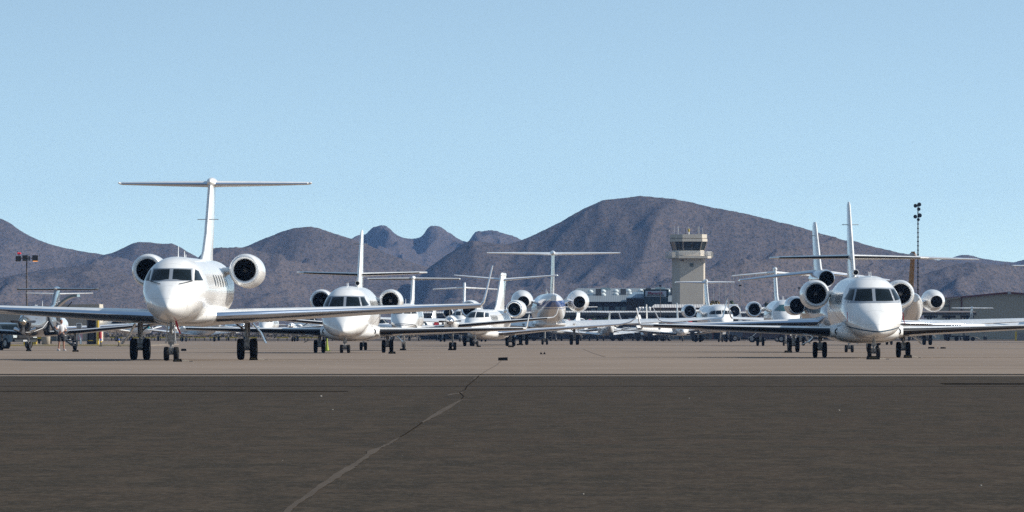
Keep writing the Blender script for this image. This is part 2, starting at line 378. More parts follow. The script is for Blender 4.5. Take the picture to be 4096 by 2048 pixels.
# ------------------------------------------------------------------ aircraft
def aircraft(S, name, label, cat, loc, yaw, group=None, scale=1.0):
    """S = description of one type (metres, nose towards -Y, main wheels at y = 0)"""
    t = empty(name, (0, 0, 0)); tag(t, label, cat, group)
    P = S.get('paint', WHITE); det = S.get('detail', 2)
    fm = body(S['fus'], 44 if det > 1 else 24, 80 if det > 1 else 34, S.get('ex', 2.1), S.get('zmid', .5))
    B = bvh_of(fm); fus = fm.build('fuselage', S.get('fuspaint', P), t, True, 60)
    if 'surround' in S: patch(B, S['surround'], 'y', .006, 26, 6).build('window_surround', FRAMEG, fus, True)
    for q in S.get('panes', ()):
        for s in (1, -1):
            qq = [(s*u, z) for u, z in q]
            m = patch(B, qq, 'y', .014, 8, 5)
            if m.f: m.build('cockpit_window', S.get('glass', GLASS), fus, True)
    for q in S.get('sidepanes', ()):
        for s in ('+x', '-x'):
            m = patch(B, q, s, .014, 6, 4)
            if m.f: m.build('cockpit_window', S.get('glass', GLASS), fus, True)
    if 'cabin' in S:
        ys, zc, w, h = S['cabin']
        for yv in ys:
            for s in (1, -1):
                m = oval_patch(B, yv, zc, w, h, s)
                if m: m.build('cabin_window', CGLASS, fus)
    if 'wipers' in S:
        for (xa, za, xb, zb) in S['wipers']:
            for s in (1, -1):
                pts = []
                for k in range(6):
                    u, z = s*(xa + (xb-xa)*k/5), za + (zb-za)*k/5
                    h = B.ray_cast(Vector((u, -60, z)), Vector((0, 1, 0)))
                    if h[0]: pts.append(h[0] + Vector((0, -.05, .02)))
                m = MB()
                for a, b in zip(pts, pts[1:]): m.tube(a, b, .014, n=5)
                if m.f: m.build('wiper', BLACK, fus)
    if 'belly' in S: body(S['belly'], 36, 40, 2.6, .5).build('belly_fairing', P, t, True, 60)
    W = S['wing']
    for s in (1, -1):
        sk, ed = surf(W['st'], s, W.get('le'), W.get('cut', .06), .045)
        wo_ = sk.build('wing', W.get('mat', P), t, True, 50)
        if ed: ed.build('leading_edge', W.get('lemat', LEM), wo_, True, 50)
        if 'glove' in W:
            gsk, _ = surf(W['glove'], s); g = gsk.build('wing_root_glove', P, wo_, True, 50)
            lx, ly, lz, lr = W['lamp']
            MB().revolve([(-.02, lr*.55), (0, lr), (.05, lr)], (s*lx, ly, lz), 'y', 16, True).build('landing_light_bezel', BLACK, wo_, True)
            MB().revolve([(-.05, lr*.1), (-.04, lr*.45), (-.022, lr*.66)], (s*lx, ly, lz), 'y', 14, True).build('landing_light', LAMPG, wo_, True)
        if 'winglet' in W:
            w2, e2 = surf(W['winglet'], s, (0, 99) if W.get('wle', True) else None)
            wl = w2.build('winglet', W.get('wlmat', P), wo_, True, 50)
            if e2: e2.build('winglet_edge', W.get('wlemat', LEM), wo_, True, 50)
        for (fx, fy, fz, fl, fr) in W.get('fairings', ()):
            MB().revolve([(0, .01), (fl*.15, fr*.6), (fl*.4, fr), (fl*.7, fr*.8), (fl, .01)], (s*fx, fy, fz), 'y', 12).build('flap_track_fairing', P, wo_, True)
        if 'tail' in S:
            T = S['tail']; sk, ed = surf(T['st'], s, T.get('le'), .08)
            to = sk.build('tailplane', T.get('mat', P), t, True, 50)
            if ed: ed.build('leading_edge', T.get('lemat', LEM), to, True, 50)
            if 'endcap' in T:
                ex_, ey, ez, el, er = T['endcap']
                MB().revolve([(0, .01), (el*.2, er*.8), (el*.5, er), (el, .01)], (s*ex_, ey, ez), 'y', 10).build('tailplane_tip', T.get('capmat', P), to, True)
    if 'fin' in S:
        sk, ed = surf(S['fin']['st'], 1, S['fin'].get('le'), .05); fo = sk.build('fin', S['fin'].get('mat', P), t, True, 50)
        if ed: ed.build('leading_edge', S['fin'].get('lemat', LEM), fo, True, 50)
        if 'bullet' in S['fin']:
            by, bz, bl, br = S['fin']['bullet']
            MB().revolve([(0, .005), (bl*.05, br*.5), (bl*.14, br*.85), (bl*.3, br), (bl*.6, br*.85), (bl*.85, br*.45), (bl, .01)], (0, by, bz), 'y', 18).build('fin_bullet', S['fin'].get('bmat', S['fin'].get('mat', P)), fo, True)
        if 'scoop' in S['fin']:
            sy, sz, sr, sL = S['fin']['scoop']
            sc_ = MB().revolve([(.25, sr*.8), (.02, sr*.84), (0, sr*.93), (.03, sr), (sL*.5, sr*1.0), (sL, sr*.3)], (0, sy, sz), 'y', 16).build('air_scoop', P, fo, True)
            MB().revolve([(.2, sr*.82), (.21, .001)], (0, sy, sz), 'y', 16).build('scoop_mouth', BLACK, fo)
        for (zz_, yy_, l_) in S['fin'].get('stubs', ()):
            MB().tube((-l_, yy_, zz_), (l_, yy_, zz_), .018, n=6).build('static_vane', mat('vane_grey', (.25, .26, .27), .5), fo)
    for e in S.get('engines', ()):
        for s in ((1, -1) if e['x'] else (1,)):
            kw = {k: v for k, v in e.items() if k not in ('x',)}
            engine(t, s * e['x'], m_out=S.get('engpaint', P), **kw)
    for g in S.get('gears', ()):
        g = dict(g); nm = g.pop('name'); x = g.pop('x')
        if x:
            for s in (1, -1):
                d = g.get('door'); gg = dict(g)
                if d: gg['door'] = ((s*d[0][0], d[0][1]), (s*d[1][0], d[1][1]), d[2], d[3])
                gg['lean'] = s * g.get('lean', 0)
                gear(t, nm, s*x, doormat=S.get('doormat'), **gg)
        else: gear(t, nm, 0, **g)
    for a in S.get('antennas', ()): antenna(t, *a)
    for nx in S.get('nacelles', ()):        # propeller nacelles: dict(x, rows, prop)
        for s in ((1, -1) if nx['x'] else (1,)):
            b_ = body([(r[0], r[1], r[2], r[3]) for r in nx['rows']], 26, 40, 2.0)
            b_.v = [(v[0] + s*nx['x'], v[1], v[2]) for v in b_.v]
            nm_ = b_.build('engine_nacelle', nx.get('mat', P), t, True, 60)
            if 'intake' in nx:
                iy, iz, ir = nx['intake']
                MB().revolve([(0, ir*.85), (-.02, ir), (.05, ir*1.15), (.2, ir*1.2)], (s*nx['x'], iy, iz), 'y', 18).build('air_intake', CHROME, nm_, True)
                MB().revolve([(.01, ir*.9), (.012, .001)], (s*nx['x'], iy, iz), 'y', 18).build('intake_mouth', BLACK, nm_)
            if 'prop' in nx:
                p_ = dict(nx['prop']); prop(nm_, s*nx['x'], **p_)
    for fn in S.get('extra', ()): fn(t, fus, B)
    t.location = loc; t.rotation_euler = (0, 0, R(yaw)); t.scale = (scale,)*3
    return t

def sh(st, f): return [tuple(f(*r)) for r in st]
def large_jet(k='four'):
    """long-range T-tail twin (near left, and the two seen from behind)"""
    g5 = k == 'five'
    fus = [(-14.1,.03,2.04,1.96),(-13.95,.17,2.20,1.82),(-13.6,.38,2.44,1.68),(-13.0,.62,2.72,1.56),(-12.4,.82,2.93,1.49),(-12.0,.92,3.05,1.47),(-11.75,.97,3.22,1.46),
           (-11.35,1.04,3.50,1.45),(-10.8,1.11,3.74,1.44),(-10.0,1.18,3.88,1.44),(-8.8,1.21,3.93,1.44),(5,1.21,3.93,1.46),(8,1.0,3.93,1.95),(10.5,.66,3.9,2.6),(12.6,.22,3.75,3.3)]
    hs = 14.0 if g5 else 11.08
    dz = .28 if g5 else 0
    S = dict(fus=[(y, hw, zt + dz, zb + (.15 if g5 else 0)) for y, hw, zt, zb in fus], ex=2.08, zmid=.50)
    S['panes'] = [[(.07,3.03),(.76,3.00),(.69,3.42),(.07,3.43)], [(.85,3.00),(1.10,3.02),(.93,3.36),(.82,3.43)]] if not g5 else []
    S['surround'] = [(-.80,2.98),(.80,2.98),(.74,3.47),(-.74,3.47)]
    if g5: S.pop('surround')
    else:
        def nose_doors(t, fus, B):
            for s_ in (1, -1):
                MB().loft([[(s_*.10,y,1.42),(s_*.13,y,1.42),(s_*.20,y,.66),(s_*.165,y,.66)] for y in (-12.0,-11.75)]).build('nose_gear_door', mat('soiled_white_metal', (.52,.50,.47), .3, .2, noise=(7,(.28,.26,.24))), t)
            MB().box(-.13, .13, -11.82, -11.70, .70, .98).tube((-.1,-11.8,1.0), (.1,-11.8,1.3), .03).tube((.1,-11.8,.95), (-.08,-11.8,1.2), .02).build('steering_unit', mat('soiled_white_metal', (.5,.5,.5)), t)
        S['extra'] = [nose_doors]
    S['cabin'] = ([-4.9,-3.5,-2.1,-.7,.7,2.1], 3.05 + dz, .62, .46)
    S['wipers'] = [(.82,2.98,.36,2.86)]
    S['belly'] = [(-6.6,.3,1.8,1.44),(-5.6,1.12,2.15,1.36),(-4,1.28,2.2,1.30),(3.4,1.28,2.15,1.32),(5.2,1.0,2.1,1.42),(6.4,.4,1.9,1.6)]
    zr = 1.64 + (.05 if g5 else 0)
    zt_ = 2.13 if not g5 else 2.2
    def Z(x): return zr + (zt_ - zr) * (x / hs)
    S['wing'] = dict(st=[(.5,-5.4,Z(.5)-.02,6.2,.62,0),(1.2,-4.9,Z(1.2),5.7,.56,0),(3.2,-3.85,Z(3.2),4.6,.48,0),(hs*.55,-3.9+hs*.55*.52,Z(hs*.55),3.5,.36,0),(hs*.85,-4.4+hs*.85*.53,Z(hs*.85),2.3,.23,0),(hs,-4.4+hs*.52,Z(hs),1.75,.16,0)],
        le=(1,5), cut=.115,
        winglet=[(hs,-4.4+hs*.52+.05,Z(hs),1.7,.15,0),(hs+.10,-4.4+hs*.52+.22,Z(hs)+.12,1.5,.11,50),(hs+.17,-4.4+hs*.52+.5,Z(hs)+.40,1.25,.08,76),(hs+.42,-4.4+hs*.52+1.35,Z(hs)+1.55,.6,.05,78)])
    tz = 6.98 if not g5 else 7.36
    th = 3.85 if not g5 else 5.35
    S['tail'] = dict(st=[(.05,9.5,tz,2.5,.26,0),(th*.5,10.5,tz+.03,2.0,.20,0),(th*.97,11.5,tz+.06,1.4,.12,0),(th,11.65,tz+.06,1.1,.06,0)], le=(0,2), endcap=(th,11.4,tz+.09,1.2,.05))
    S['fin'] = dict(st=[(0,4.6,3.85,6.0,.30,90),(0,6.1,4.35,4.6,.32,90),(0,7.1,4.95,3.95,.30,90),(0,9.1,tz-.1,3.0,.26,90),(0,9.3,tz+.1,2.9,.22,90)], le=None,
        bullet=(8.9,tz+.08,3.7,.20), stubs=[(5.55,7.8,.42)] if not g5 else [])
    er, rl, ri = (.66,.53,.43) if not g5 else (.90,.70,.58)
    ex = 1.90 if not g5 else 2.28
    ez = 3.50 if not g5 else 3.62
    S['engines'] = [dict(x=ex,y=1.2,z=ez,L=4.9,Rm=er,rl=rl,ri=ri,re=er*.52,blades=24 if not g5 else 18,lip=SATIN,spin=SPIND,tilt=.12,pyl=(.9,ez-.06 if not g5 else ez-.25,2.6,5.4))]
    w_ = .42
    S['gears'] = [dict(name='nose_gear',x=0,y=-11.6,r=.265,w=.19,gap=.37,ztop=1.7,scale=1.25),
                  dict(name='main_gear',x=2.08,y=0,r=.42,w=.27,gap=.50,ztop=1.75,lean=0,scale=1.35,door=((2.28,1.42),(2.80,.63),-.5,.45))]
    S['antennas'] = [(0,-8.2,3.92+dz,.42,.3),(0,-5.0,3.92+dz,.26,.3),(0,-4.3,3.9+dz,.15,.3)]
    return S

def mid_jet(tip=9.25, dih=.30, ttz=4.30, tdih=-.03, fint=6.7, striped=None):
    """super mid-size twin with cruciform tail and black booted wings"""
    fus = [(-10.6,.03,1.17,1.09),(-10.48,.16,1.34,1.00),(-10.1,.40,1.60,.90),(-9.5,.70,1.90,.84),(-8.9,.93,2.15,.82),(-8.45,1.06,2.33,.80),(-8.15,1.12,2.55,.79),(-7.75,1.18,2.86,.78),
           (-7.2,1.23,3.12,.77),(-6.4,1.25,3.34,.76),(-5.4,1.26,3.42,.76),(3,1.25,3.42,.78),(5.5,1.0,3.42,1.35),(8,.6,3.35,2.2),(10,.15,3.2,2.8)]
    S = dict(fus=fus, ex=2.15, zmid=.46)
    S['surround'] = [(-1.16,2.27),(1.16,2.27),(.92,2.91),(-.92,2.91)]
    S['panes'] = [[(.07,2.34),(.80,2.36),(.66,2.84),(.07,2.86)], [(.88,2.37),(1.16,2.44),(.90,2.84),(.74,2.84)]]
    S['cabin'] = ([-5.6 + .85*i for i in range(9)], 2.45, .36, .46)
    S['belly'] = [(-5.5,.4,1.2,.78),(-4.6,1.25,1.5,.66),(-3,1.42,1.55,.60),(2.4,1.40,1.5,.62),(4,1.0,1.4,.72),(5,.4,1.2,.85)]
    def Z(x): return 1.08 + (dih) * (x / tip)
    S['wing'] = dict(st=[(.9,-3.5,Z(.9),5.2,.50,0),(1.52,-3.2,Z(1.5),4.8,.46,0),(2.6,-2.55,Z(2.6),3.9,.36,0),(5,-1.25,Z(5),2.9,.27,0),(8.0,.4,Z(8),2.0,.18,0),(8.75,.82,Z(8.75),1.8,.15,0),(tip,1.1,Z(tip),1.6,.13,0)],
        le=(1,5), cut=.12, lemat=BOOT,
        glove=[(1.0,-4.3,1.07,3,.56,0),(1.30,-4.1,1.07,2.6,.54,0),(1.50,-3.85,1.07,2.2,.52,0)], lamp=(1.24,-4.24,1.10,.15),
        winglet=[(tip,1.15,Z(tip),1.5,.12,0),(tip+.06,1.3,Z(tip)+.08,1.3,.08,50),(tip+.18,1.75,Z(tip)+.72,.6,.05,76)], wle=False)
    S['tail'] = dict(st=[(.1,6.6,ttz,1.9,.20,0),(1.8,7.3,ttz+tdih/2,1.5,.16,0),(3.05,7.85,ttz+tdih*.9,1.1,.12,0),(3.42,8.05,ttz+tdih,.85,.09,0)], le=(0,2), lemat=BOOT)
    S['fin'] = dict(st=[(0,3.6,3.25,6.0,.24,90),(0,5.0,3.75,4.6,.26,90),(0,5.8,4.4,3.6,.25,90),(0,7.9,fint-.15,1.9,.15,90),(0,8.2,fint,1.3,.08,90)], scoop=(3.7,3.62,.125,1.6), stubs=[(5.7,7.6,.36)])
    S['engines'] = [dict(x=1.80,y=1.9,z=2.70,L=3.6,Rm=.62,rl=.50,ri=.42,re=.33,blades=22,lip=SATIN,tilt=.08,pyl=(.95,2.72,2.9,4.6))]
    S['gears'] = [dict(name='nose_gear',x=0,y=-8.0,r=.22,w=.16,gap=.36,ztop=1.0,scale=1.2),
                  dict(name='main_gear',x=1.76,y=0,r=.335,w=.19,gap=.40,ztop=1.1,scale=1.05,door=((1.98,.95),(2.55,.55),-.45,.35))]
    S['antennas'] = [(0,-6.2,3.34,.24,.22),(.0,-5.0,3.40,.18,.22)]
    if striped: S['fuspaint'] = striped
    return S

def trijet():
    fus = [(-9.4,.03,1.45,1.35),(-9.0,.35,1.85,1.15),(-8.4,.62,2.15,1.05),(-7.8,.86,2.4,1.0),(-7.2,1.05,2.75,.96),(-6.4,1.2,3.1,.95),(-5.2,1.25,3.2,.95),(4,1.25,3.2,1.0),(7,.95,3.3,1.5),(10,.3,3.0,2.4)]
    S = dict(fus=fus, ex=2.05)
    S['panes'] = [[(.06,2.45),(.62,2.45),(.55,2.85),(.06,2.88)], [(.68,2.45),(1.0,2.5),(.8,2.85),(.62,2.85)]]
    S['cabin'] = ([-5+.9*i for i in range(9)], 2.3, .4, .45)
    S['belly'] = [(-5,.3,1.4,1.0),(-4,1.2,1.7,.85),(3,1.2,1.7,.85),(4.5,.4,1.4,1.0)]
    S['wing'] = dict(st=[(.8,-3.6,1.62,5.2,.50,0),(1.5,-3.2,1.60,4.8,.46,0),(3.6,-2.0,1.56,3.4,.34,0),(8.6,1.2,1.42,1.7,.18,0),(9.4,1.8,1.40,1.35,.14,0)], le=(0,4), cut=.12)
    S['tail'] = dict(st=[(.1,7.2,4.32,2.1,.24,0),(2.2,8.2,4.10,1.6,.18,0),(4.1,9.1,3.88,1.0,.10,0)], le=(0,2))
    S['fin'] = dict(st=[(0,4.9,3.9,5.0,.30,90),(0,6.2,4.6,3.8,.30,90),(0,8.4,6.85,2.1,.18,90),(0,8.7,7.05,1.5,.10,90)], stubs=[(6.3,8.2,.35)])
    S['engines'] = [dict(x=1.74,y=1.8,z=2.48,L=3.2,Rm=.52,rl=.42,ri=.35,re=.30,blades=20,pyl=(.95,2.6,2.6,4.2)),
                    dict(x=0,y=3.2,z=3.94,L=6.0,Rm=.50,rl=.43,ri=.36,re=.34,blades=20,fan_depth=1.2)]
    S['gears'] = [dict(name='nose_gear',x=0,y=-7.9,r=.20,w=.14,gap=.32,ztop=1.2,scale=1.0),
                  dict(name='main_gear',x=2.12,y=0,r=.36,w=.2,gap=.42,ztop=1.5,scale=1.1,door=((1.85,1.25),(1.25,.45),-.45,.35))]
    return S

def shiny_mid():        # T-tail super mid-size seen behind the near right jet
    fus = [(-11.6,.03,1.5,1.4),(-11.2,.35,1.9,1.15),(-10.4,.68,2.25,1.0),(-9.7,.88,2.55,.95),(-9.2,.98,2.9,.92),(-8.4,1.08,3.3,.92),(-7,1.1,3.52,.92),(4,1.1,3.52,.95),(7,.8,3.5,1.6),(10,.2,3.3,2.6)]
    S = dict(fus=fus, ex=2.05)
    S['panes'] = [[(.05,2.64),(.66,2.66),(.52,3.12),(.05,3.14)]]
    S['sidepanes'] = [[(-9.75,2.62),(-8.55,2.70),(-8.75,3.08),(-9.35,3.08)]]
    S['glass'] = mat('green_glass', (.02, .10, .11), .06, 0, 1.0)
    S['cabin'] = ([-6.4+.8*i for i in range(9)], 2.6, .34, .44)
    S['wing'] = dict(st=[(.7,-3.4,1.35,4.8,.45,0),(3.4,-1.6,1.5,3.0,.32,0),(9,1.2,1.85,1.5,.15,0)], le=(0,2), cut=.12,
        winglet=[(9,1.2,1.85,1.5,.14,0),(9.3,1.5,2.0,1.2,.1,50),(9.7,2.3,2.9,.5,.05,72)])
    S['tail'] = dict(st=[(.05,8.0,5.68,2.0,.22,0),(3.3,9.6,5.42,1.1,.11,0)], le=(0,1), lemat=WHITE)
    S['fin'] = dict(st=[(0,3.6,3.3,6.4,.24,90),(0,5.2,4.0,4.4,.28,90),(0,7.6,5.8,3.0,.24,90),(0,7.8,6.1,2.8,.14,90)], bullet=(7.5,5.95,3.4,.17), stubs=[])
    S['engines'] = [dict(x=1.95,y=1.2,z=2.80,L=3.7,Rm=.62,rl=.53,ri=.43,re=.33,blades=22,pyl=(.9,2.85,2.2,3.9))]
    S['gears'] = [dict(name='nose_gear',x=0,y=-8.2,r=.2,w=.14,gap=.32,ztop=1.3,scale=1.0),
                  dict(name='main_gear',x=1.55,y=0,r=.34,w=.2,gap=.42,ztop=1.3,scale=1.0,door=((1.75,1.1),(2.5,.6),-.4,.3))]
    S['antennas'] = [(0,-5,3.5,.3,.2),(.0,-3.4,3.5,.35,.2),(0,2.5,3.5,.25,.2)]
    return S

def wide_jet():        # wide-cabin twin with a black band of cockpit glass
    fus = [(-11.5,.03,1.9,1.8),(-11.1,.4,2.3,1.5),(-10.5,.74,2.62,1.3),(-9.9,.98,2.86,1.2),(-9.5,1.1,3.1,1.17),(-8.9,1.22,3.5,1.15),(-8,1.32,3.75,1.15),(-6.5,1.35,3.86,1.15),(4,1.35,3.86,1.2),(7,1.0,3.86,1.9),(10,.2,3.6,3.0)]
    S = dict(fus=fus, ex=2.05)
    S['panes'] = [[(.05,2.88),(.64,2.86),(.56,3.24),(.05,3.27)], [(.68,2.86),(1.16,2.86),(.9,3.22),(.61,3.24)]]
    S['sidepanes'] = [[(-9.1,2.86),(-8.3,2.88),(-8.4,3.18),(-8.9,3.18)]]
    S['cabin'] = ([-6.6+.78*i for i in range(10)], 2.75, .3, .4)
    S['belly'] = [(-5,.4,1.6,1.2),(-4,1.3,1.9,.98),(3.5,1.3,1.9,.98),(5,.4,1.5,1.2)]
    S['wing'] = dict(st=[(.9,-3.8,1.52,5.4,.55,0),(2.8,-2.6,1.6,4.0,.42,0),(9.2,1.4,1.95,1.8,.2,0)], le=(0,2), cut=.1,
        winglet=[(9.2,1.4,1.95,1.7,.16,0),(9.35,1.7,2.1,1.4,.1,50),(9.6,2.6,3.0,.7,.06,76)], fairings=[(3.2,1.2,1.25,2.4,.14),(5.4,1.5,1.4,2.0,.12),(7.2,1.8,1.55,1.6,.1)])
    S['tail'] = dict(st=[(.05,7.8,6.22,2.3,.26,0),(3.1,8.9,6.26,1.3,.13,0)], le=(0,1))
    S['fin'] = dict(st=[(0,4.0,3.7,5.8,.26,90),(0,5.4,4.3,4.4,.3,90),(0,7.3,6.3,3.2,.26,90),(0,7.5,6.5,3.0,.14,90)], bullet=(7.2,6.4,3.4,.2))
    S['engines'] = [dict(x=2.33,y=1.2,z=3.22,L=4.0,Rm=.72,rl=.62,ri=.53,re=.4,blades=20,pyl=(1.1,3.2,2.4,4.4))]
    S['gears'] = [dict(name='nose_gear',x=0,y=-8.0,r=.23,w=.16,gap=.36,ztop=1.5,scale=1.1),
                  dict(name='main_gear',x=1.6,y=0,r=.40,w=.24,gap=.46,ztop=1.4,scale=1.2)]
    S['antennas'] = [(0,-5,3.84,.3,.2)]
    return S

def swift_jet():       # slim low-slung T-tail twin with big engines
    fus = [(-11.4,.03,1.42,1.32),(-11.0,.25,1.65,1.15),(-10.2,.52,1.88,.98),(-9.4,.72,2.03,.88),(-8.9,.80,2.18,.85),(-8.2,.90,2.52,.82),(-7.2,.98,2.70,.80),(-6,1.0,2.75,.8),(5,1.0,2.75,.82),(8,.7,2.78,1.3),(11.2,.15,2.6,2.1)]
    S = dict(fus=fus, ex=2.1)
    S['panes'] = [[(.04,2.13),(.60,2.14),(.50,2.52),(.04,2.55)], [(.66,2.15),(.86,2.18),(.74,2.46),(.58,2.50)]]
    S['cabin'] = ([-6.6+.62*i for i in range(7)], 2.1, .3, .42)
    S['belly'] = [(-6.5,.3,1.0,.8),(-5.4,.8,1.3,.62),(-4,1.15,1.35,.5),(3,1.15,1.35,.5),(5.4,.7,1.2,.65),(6.5,.3,1.0,.85)]
    S['wing'] = dict(st=[(.7,-4.4,1.0,5.6,.42,0),(1.5,-3.6,1.03,4.6,.40,0),(4,-1.6,1.25,3.2,.28,0),(9.6,3.0,1.66,1.5,.14,0)], le=(0,3), cut=.12,
        winglet=[(9.6,3.0,1.66,1.45,.13,0),(10.2,3.5,1.8,1.2,.1,28),(10.55,4.0,2.05,1.0,.08,55),(10.95,5.1,2.95,.45,.04,70)])
    S['tail'] = dict(st=[(.05,8.2,5.02,2.4,.22,0),(3.95,10.6,5.38,1.1,.10,0)], le=(0,1))
    S['fin'] = dict(st=[(0,3.2,2.6,7.0,.26,90),(0,4.8,3.1,5.2,.34,90),(0,7.6,5.1,3.6,.32,90),(0,8.0,5.55,3.2,.2,90)], bullet=(7.7,5.4,3.6,.17))
    S['engines'] = [dict(x=1.72,y=1.4,z=2.78,L=4.2,Rm=.69,rl=.56,ri=.45,re=.36,blades=22,pyl=(.8,2.6,2.6,4.6))]
    S['gears'] = [dict(name='nose_gear',x=0,y=-8.8,r=.2,w=.14,gap=.3,ztop=1.1,scale=1.0),
                  dict(name='main_gear',x=1.6,y=0,r=.34,w=.22,gap=.5,ztop=1.1,scale=1.1)]
    S['antennas'] = [(0,-5.5,2.74,.34,.2),(.0,-4.4,2.74,.24,.2)]
    return S

def cross_jet():       # twin with raised cruciform tail, far
    fus = [(-9.8,.03,1.9,1.8),(-9.3,.35,2.25,1.5),(-8.6,.66,2.6,1.3),(-8.0,.86,2.85,1.2),(-7.4,1.02,3.2,1.15),(-6.4,1.15,3.45,1.12),(-5,1.17,3.5,1.12),(4,1.17,3.5,1.15),(9.5,.2,3.2,2.6)]
    S = dict(fus=fus, ex=2.05)
    S['panes'] = [[(.05,2.82),(.62,2.82),(.55,3.22),(.05,3.25)], [(.68,2.82),(1.0,2.86),(.8,3.2),(.62,3.22)]]
    S['wing'] = dict(st=[(.8,-3.4,1.5,5.0,.5,0),(3.4,-1.8,1.6,3.4,.34,0),(9.2,1.6,1.9,1.5,.16,0)], le=(0,2), cut=.12)
    S['tail'] = dict(st=[(.05,8,5.82,1.9,.22,0),(3.5,9.4,5.66,1.0,.12,0)])
    S['fin'] = dict(st=[(0,4.4,3.3,5.4,.3,90),(0,5.4,4,4.4,.32,90),(0,8.0,6.2,2.4,.26,90),(0,8.2,6.4,2.2,.18,90)])
    S['engines'] = [dict(x=1.65,y=1.6,z=3.1,L=3.4,Rm=.55,rl=.48,ri=.42,re=.3,blades=16,pyl=(.9,3.0,2.4,4.2))]
    S['gears'] = [dict(name='nose_gear',x=0,y=-7.4,r=.22,w=.15,gap=.32,ztop=1.4,scale=1.0),
                  dict(name='main_gear',x=2.2,y=0,r=.36,w=.22,gap=.42,ztop=1.5,scale=1.1)]
    return S

def twin_turboprop(pr=.66):
    fus = [(-7.8,.03,1.32,1.24),(-7.5,.22,1.55,1.12),(-6.8,.48,1.88,1.05),(-6.0,.66,2.1,1.02),(-5.4,.73,2.3,1.0),(-4.8,.77,2.56,1.0),(-4,.80,2.72,1.0),(2.6,.80,2.74,1.02),(5.5,.5,2.6,1.5),(8.2,.1,2.3,2.0)]
    S = dict(fus=fus, ex=2.1, detail=2)
    S['panes'] = [[(.04,2.14),(.42,2.12),(.38,2.5),(.04,2.54)], [(.46,2.12),(.72,2.14),(.6,2.44),(.44,2.5)]]
    S['cabin'] = ([-3.4+.75*i for i in range(7)], 2.1, .32, .36)
    S['wing'] = dict(st=[(.5,-2.0,1.22,2.6,.34,0),(2.6,-1.9,1.38,2.4,.32,0),(3.1,-1.85,1.46,2.3,.26,0),(5.8,-1.3,1.68,1.7,.2,0),(8.2,-.8,1.88,1.15,.13,0)], le=(0,4), cut=.14, lemat=BOOT,
        winglet=[(8.2,-.8,1.88,1.1,.1,0),(8.55,-.6,1.93,.9,.08,30),(8.72,-.4,2.1,.7,.05,70),(8.82,0,2.45,.35,.04,80)], wle=False)
    S['tail'] = dict(st=[(.05,6.6,4.22,1.3,.15,0),(2.72,7.1,4.22,.85,.10,0)], le=(0,1), lemat=BOOT, endcap=(2.72,7.0,4.22,.9,.06))
    S['fin'] = dict(st=[(0,2.6,2.6,5.4,.2,90),(0,5.0,3.0,3.0,.24,90),(0,6.2,4.15,1.9,.2,90),(0,6.3,4.3,1.8,.12,90)], bullet=(6.1,4.27,2.2,.14))
    rows = [(-3.5,.20,1.90,1.48),(-3.3,.33,2.02,1.25),(-2.9,.40,2.05,1.08),(-1.8,.42,2.02,1.05),(0,.4,1.9,1.1),(2.0,.12,1.6,1.35)]
    S['nacelles'] = [dict(x=2.62, rows=rows, intake=(-3.42,1.27,.13), prop=dict(y=-3.55,z=1.70,r=pr,n=4,a0=.02,sr=.24,sl=.42,w=.10))]
    S['gears'] = [dict(name='nose_gear',x=0,y=-5.2,r=.22,w=.16,gap=.3,ztop=1.2,single=True,scale=.9),
                  dict(name='main_gear',x=2.62,y=0,r=.24,w=.17,gap=.26,ztop=1.2,scale=.8,door=((2.32,1.1),(1.75,.95),-.3,.3))]
    S['antennas'] = [(0,-3,2.7,.3,.16)]
    return S

def light_plane(low=True, twin=False, ttail=False, half=5.4):
    fus = [(-2.6,.1,1.25,.95),(-2.4,.38,1.45,.72),(-1.2,.52,1.55,.66),(-.8,.55,1.75,.66),(-.2,.58,2.05,.66),(.6,.58,2.1,.68),(1.6,.5,1.95,.75),(3,.28,1.65,.95),(5,.08,1.5,1.2)]
    S = dict(fus=fus, ex=2.3, detail=1)
    S['panes'] = [[(.03,1.66),(.5,1.64),(.42,2.0),(.03,2.04)]]
    S['sidepanes'] = [[(-.4,1.6),(1.3,1.6),(1.0,1.92),(-.1,1.98)]]
    S['wing'] = dict(st=[(.3,-.9,.85,1.7,.24,0),(half*.6,-.75,1.1,1.45,.19,0),(half,-.55,1.32,.95,.11,0)], le=None)
    if ttail:
        S['tail'] = dict(st=[(.02,4.6,2.75,.95,.11,0),(1.9,4.8,2.78,.6,.06,0)])
        S['fin'] = dict(st=[(0,3.2,1.4,2.0,.12,90),(0,4.6,2.85,1.0,.08,90)])
    else:
        S['tail'] = dict(st=[(.02,4.0,1.4,1.0,.11,0),(1.75,4.3,1.42,.65,.06,0)])
        S['fin'] = dict(st=[(0,2.9,1.45,2.1,.10,90),(0,3.7,1.8,1.4,.12,90),(0,4.3,2.75,.75,.07,90)])
    rr_ = [(-1.9,.1,1.35,1.1),(-1.7,.3,1.5,.9),(-.9,.34,1.5,.85),(.6,.12,1.3,1.05)]
    if twin: S['nacelles'] = [dict(x=1.75, rows=rr_, prop=dict(y=-1.95,z=1.22,r=.85,n=2,a0=.5,sr=.14,sl=.22,w=.08))]
    else: S['extra'] = [lambda t, f, B: prop(t, 0, -2.62, 1.12, .85, 3, .4, None, mat('spinner_white', (.7,.7,.7), .3), .15, .25, .09)]
    S['gears'] = [dict(name='nose_gear',x=0,y=-1.9,r=.19,w=.13,gap=.2,ztop=.95,single=True,scale=.6,link=False),
                  dict(name='main_gear',x=1.3,y=.25,r=.21,w=.15,gap=.2,ztop=1.0,single=True,scale=.6,link=False)]
    return S

GJ = 'business jets parked on the apron'
def place(px, D, **k): return (at(px, D), D, 0)

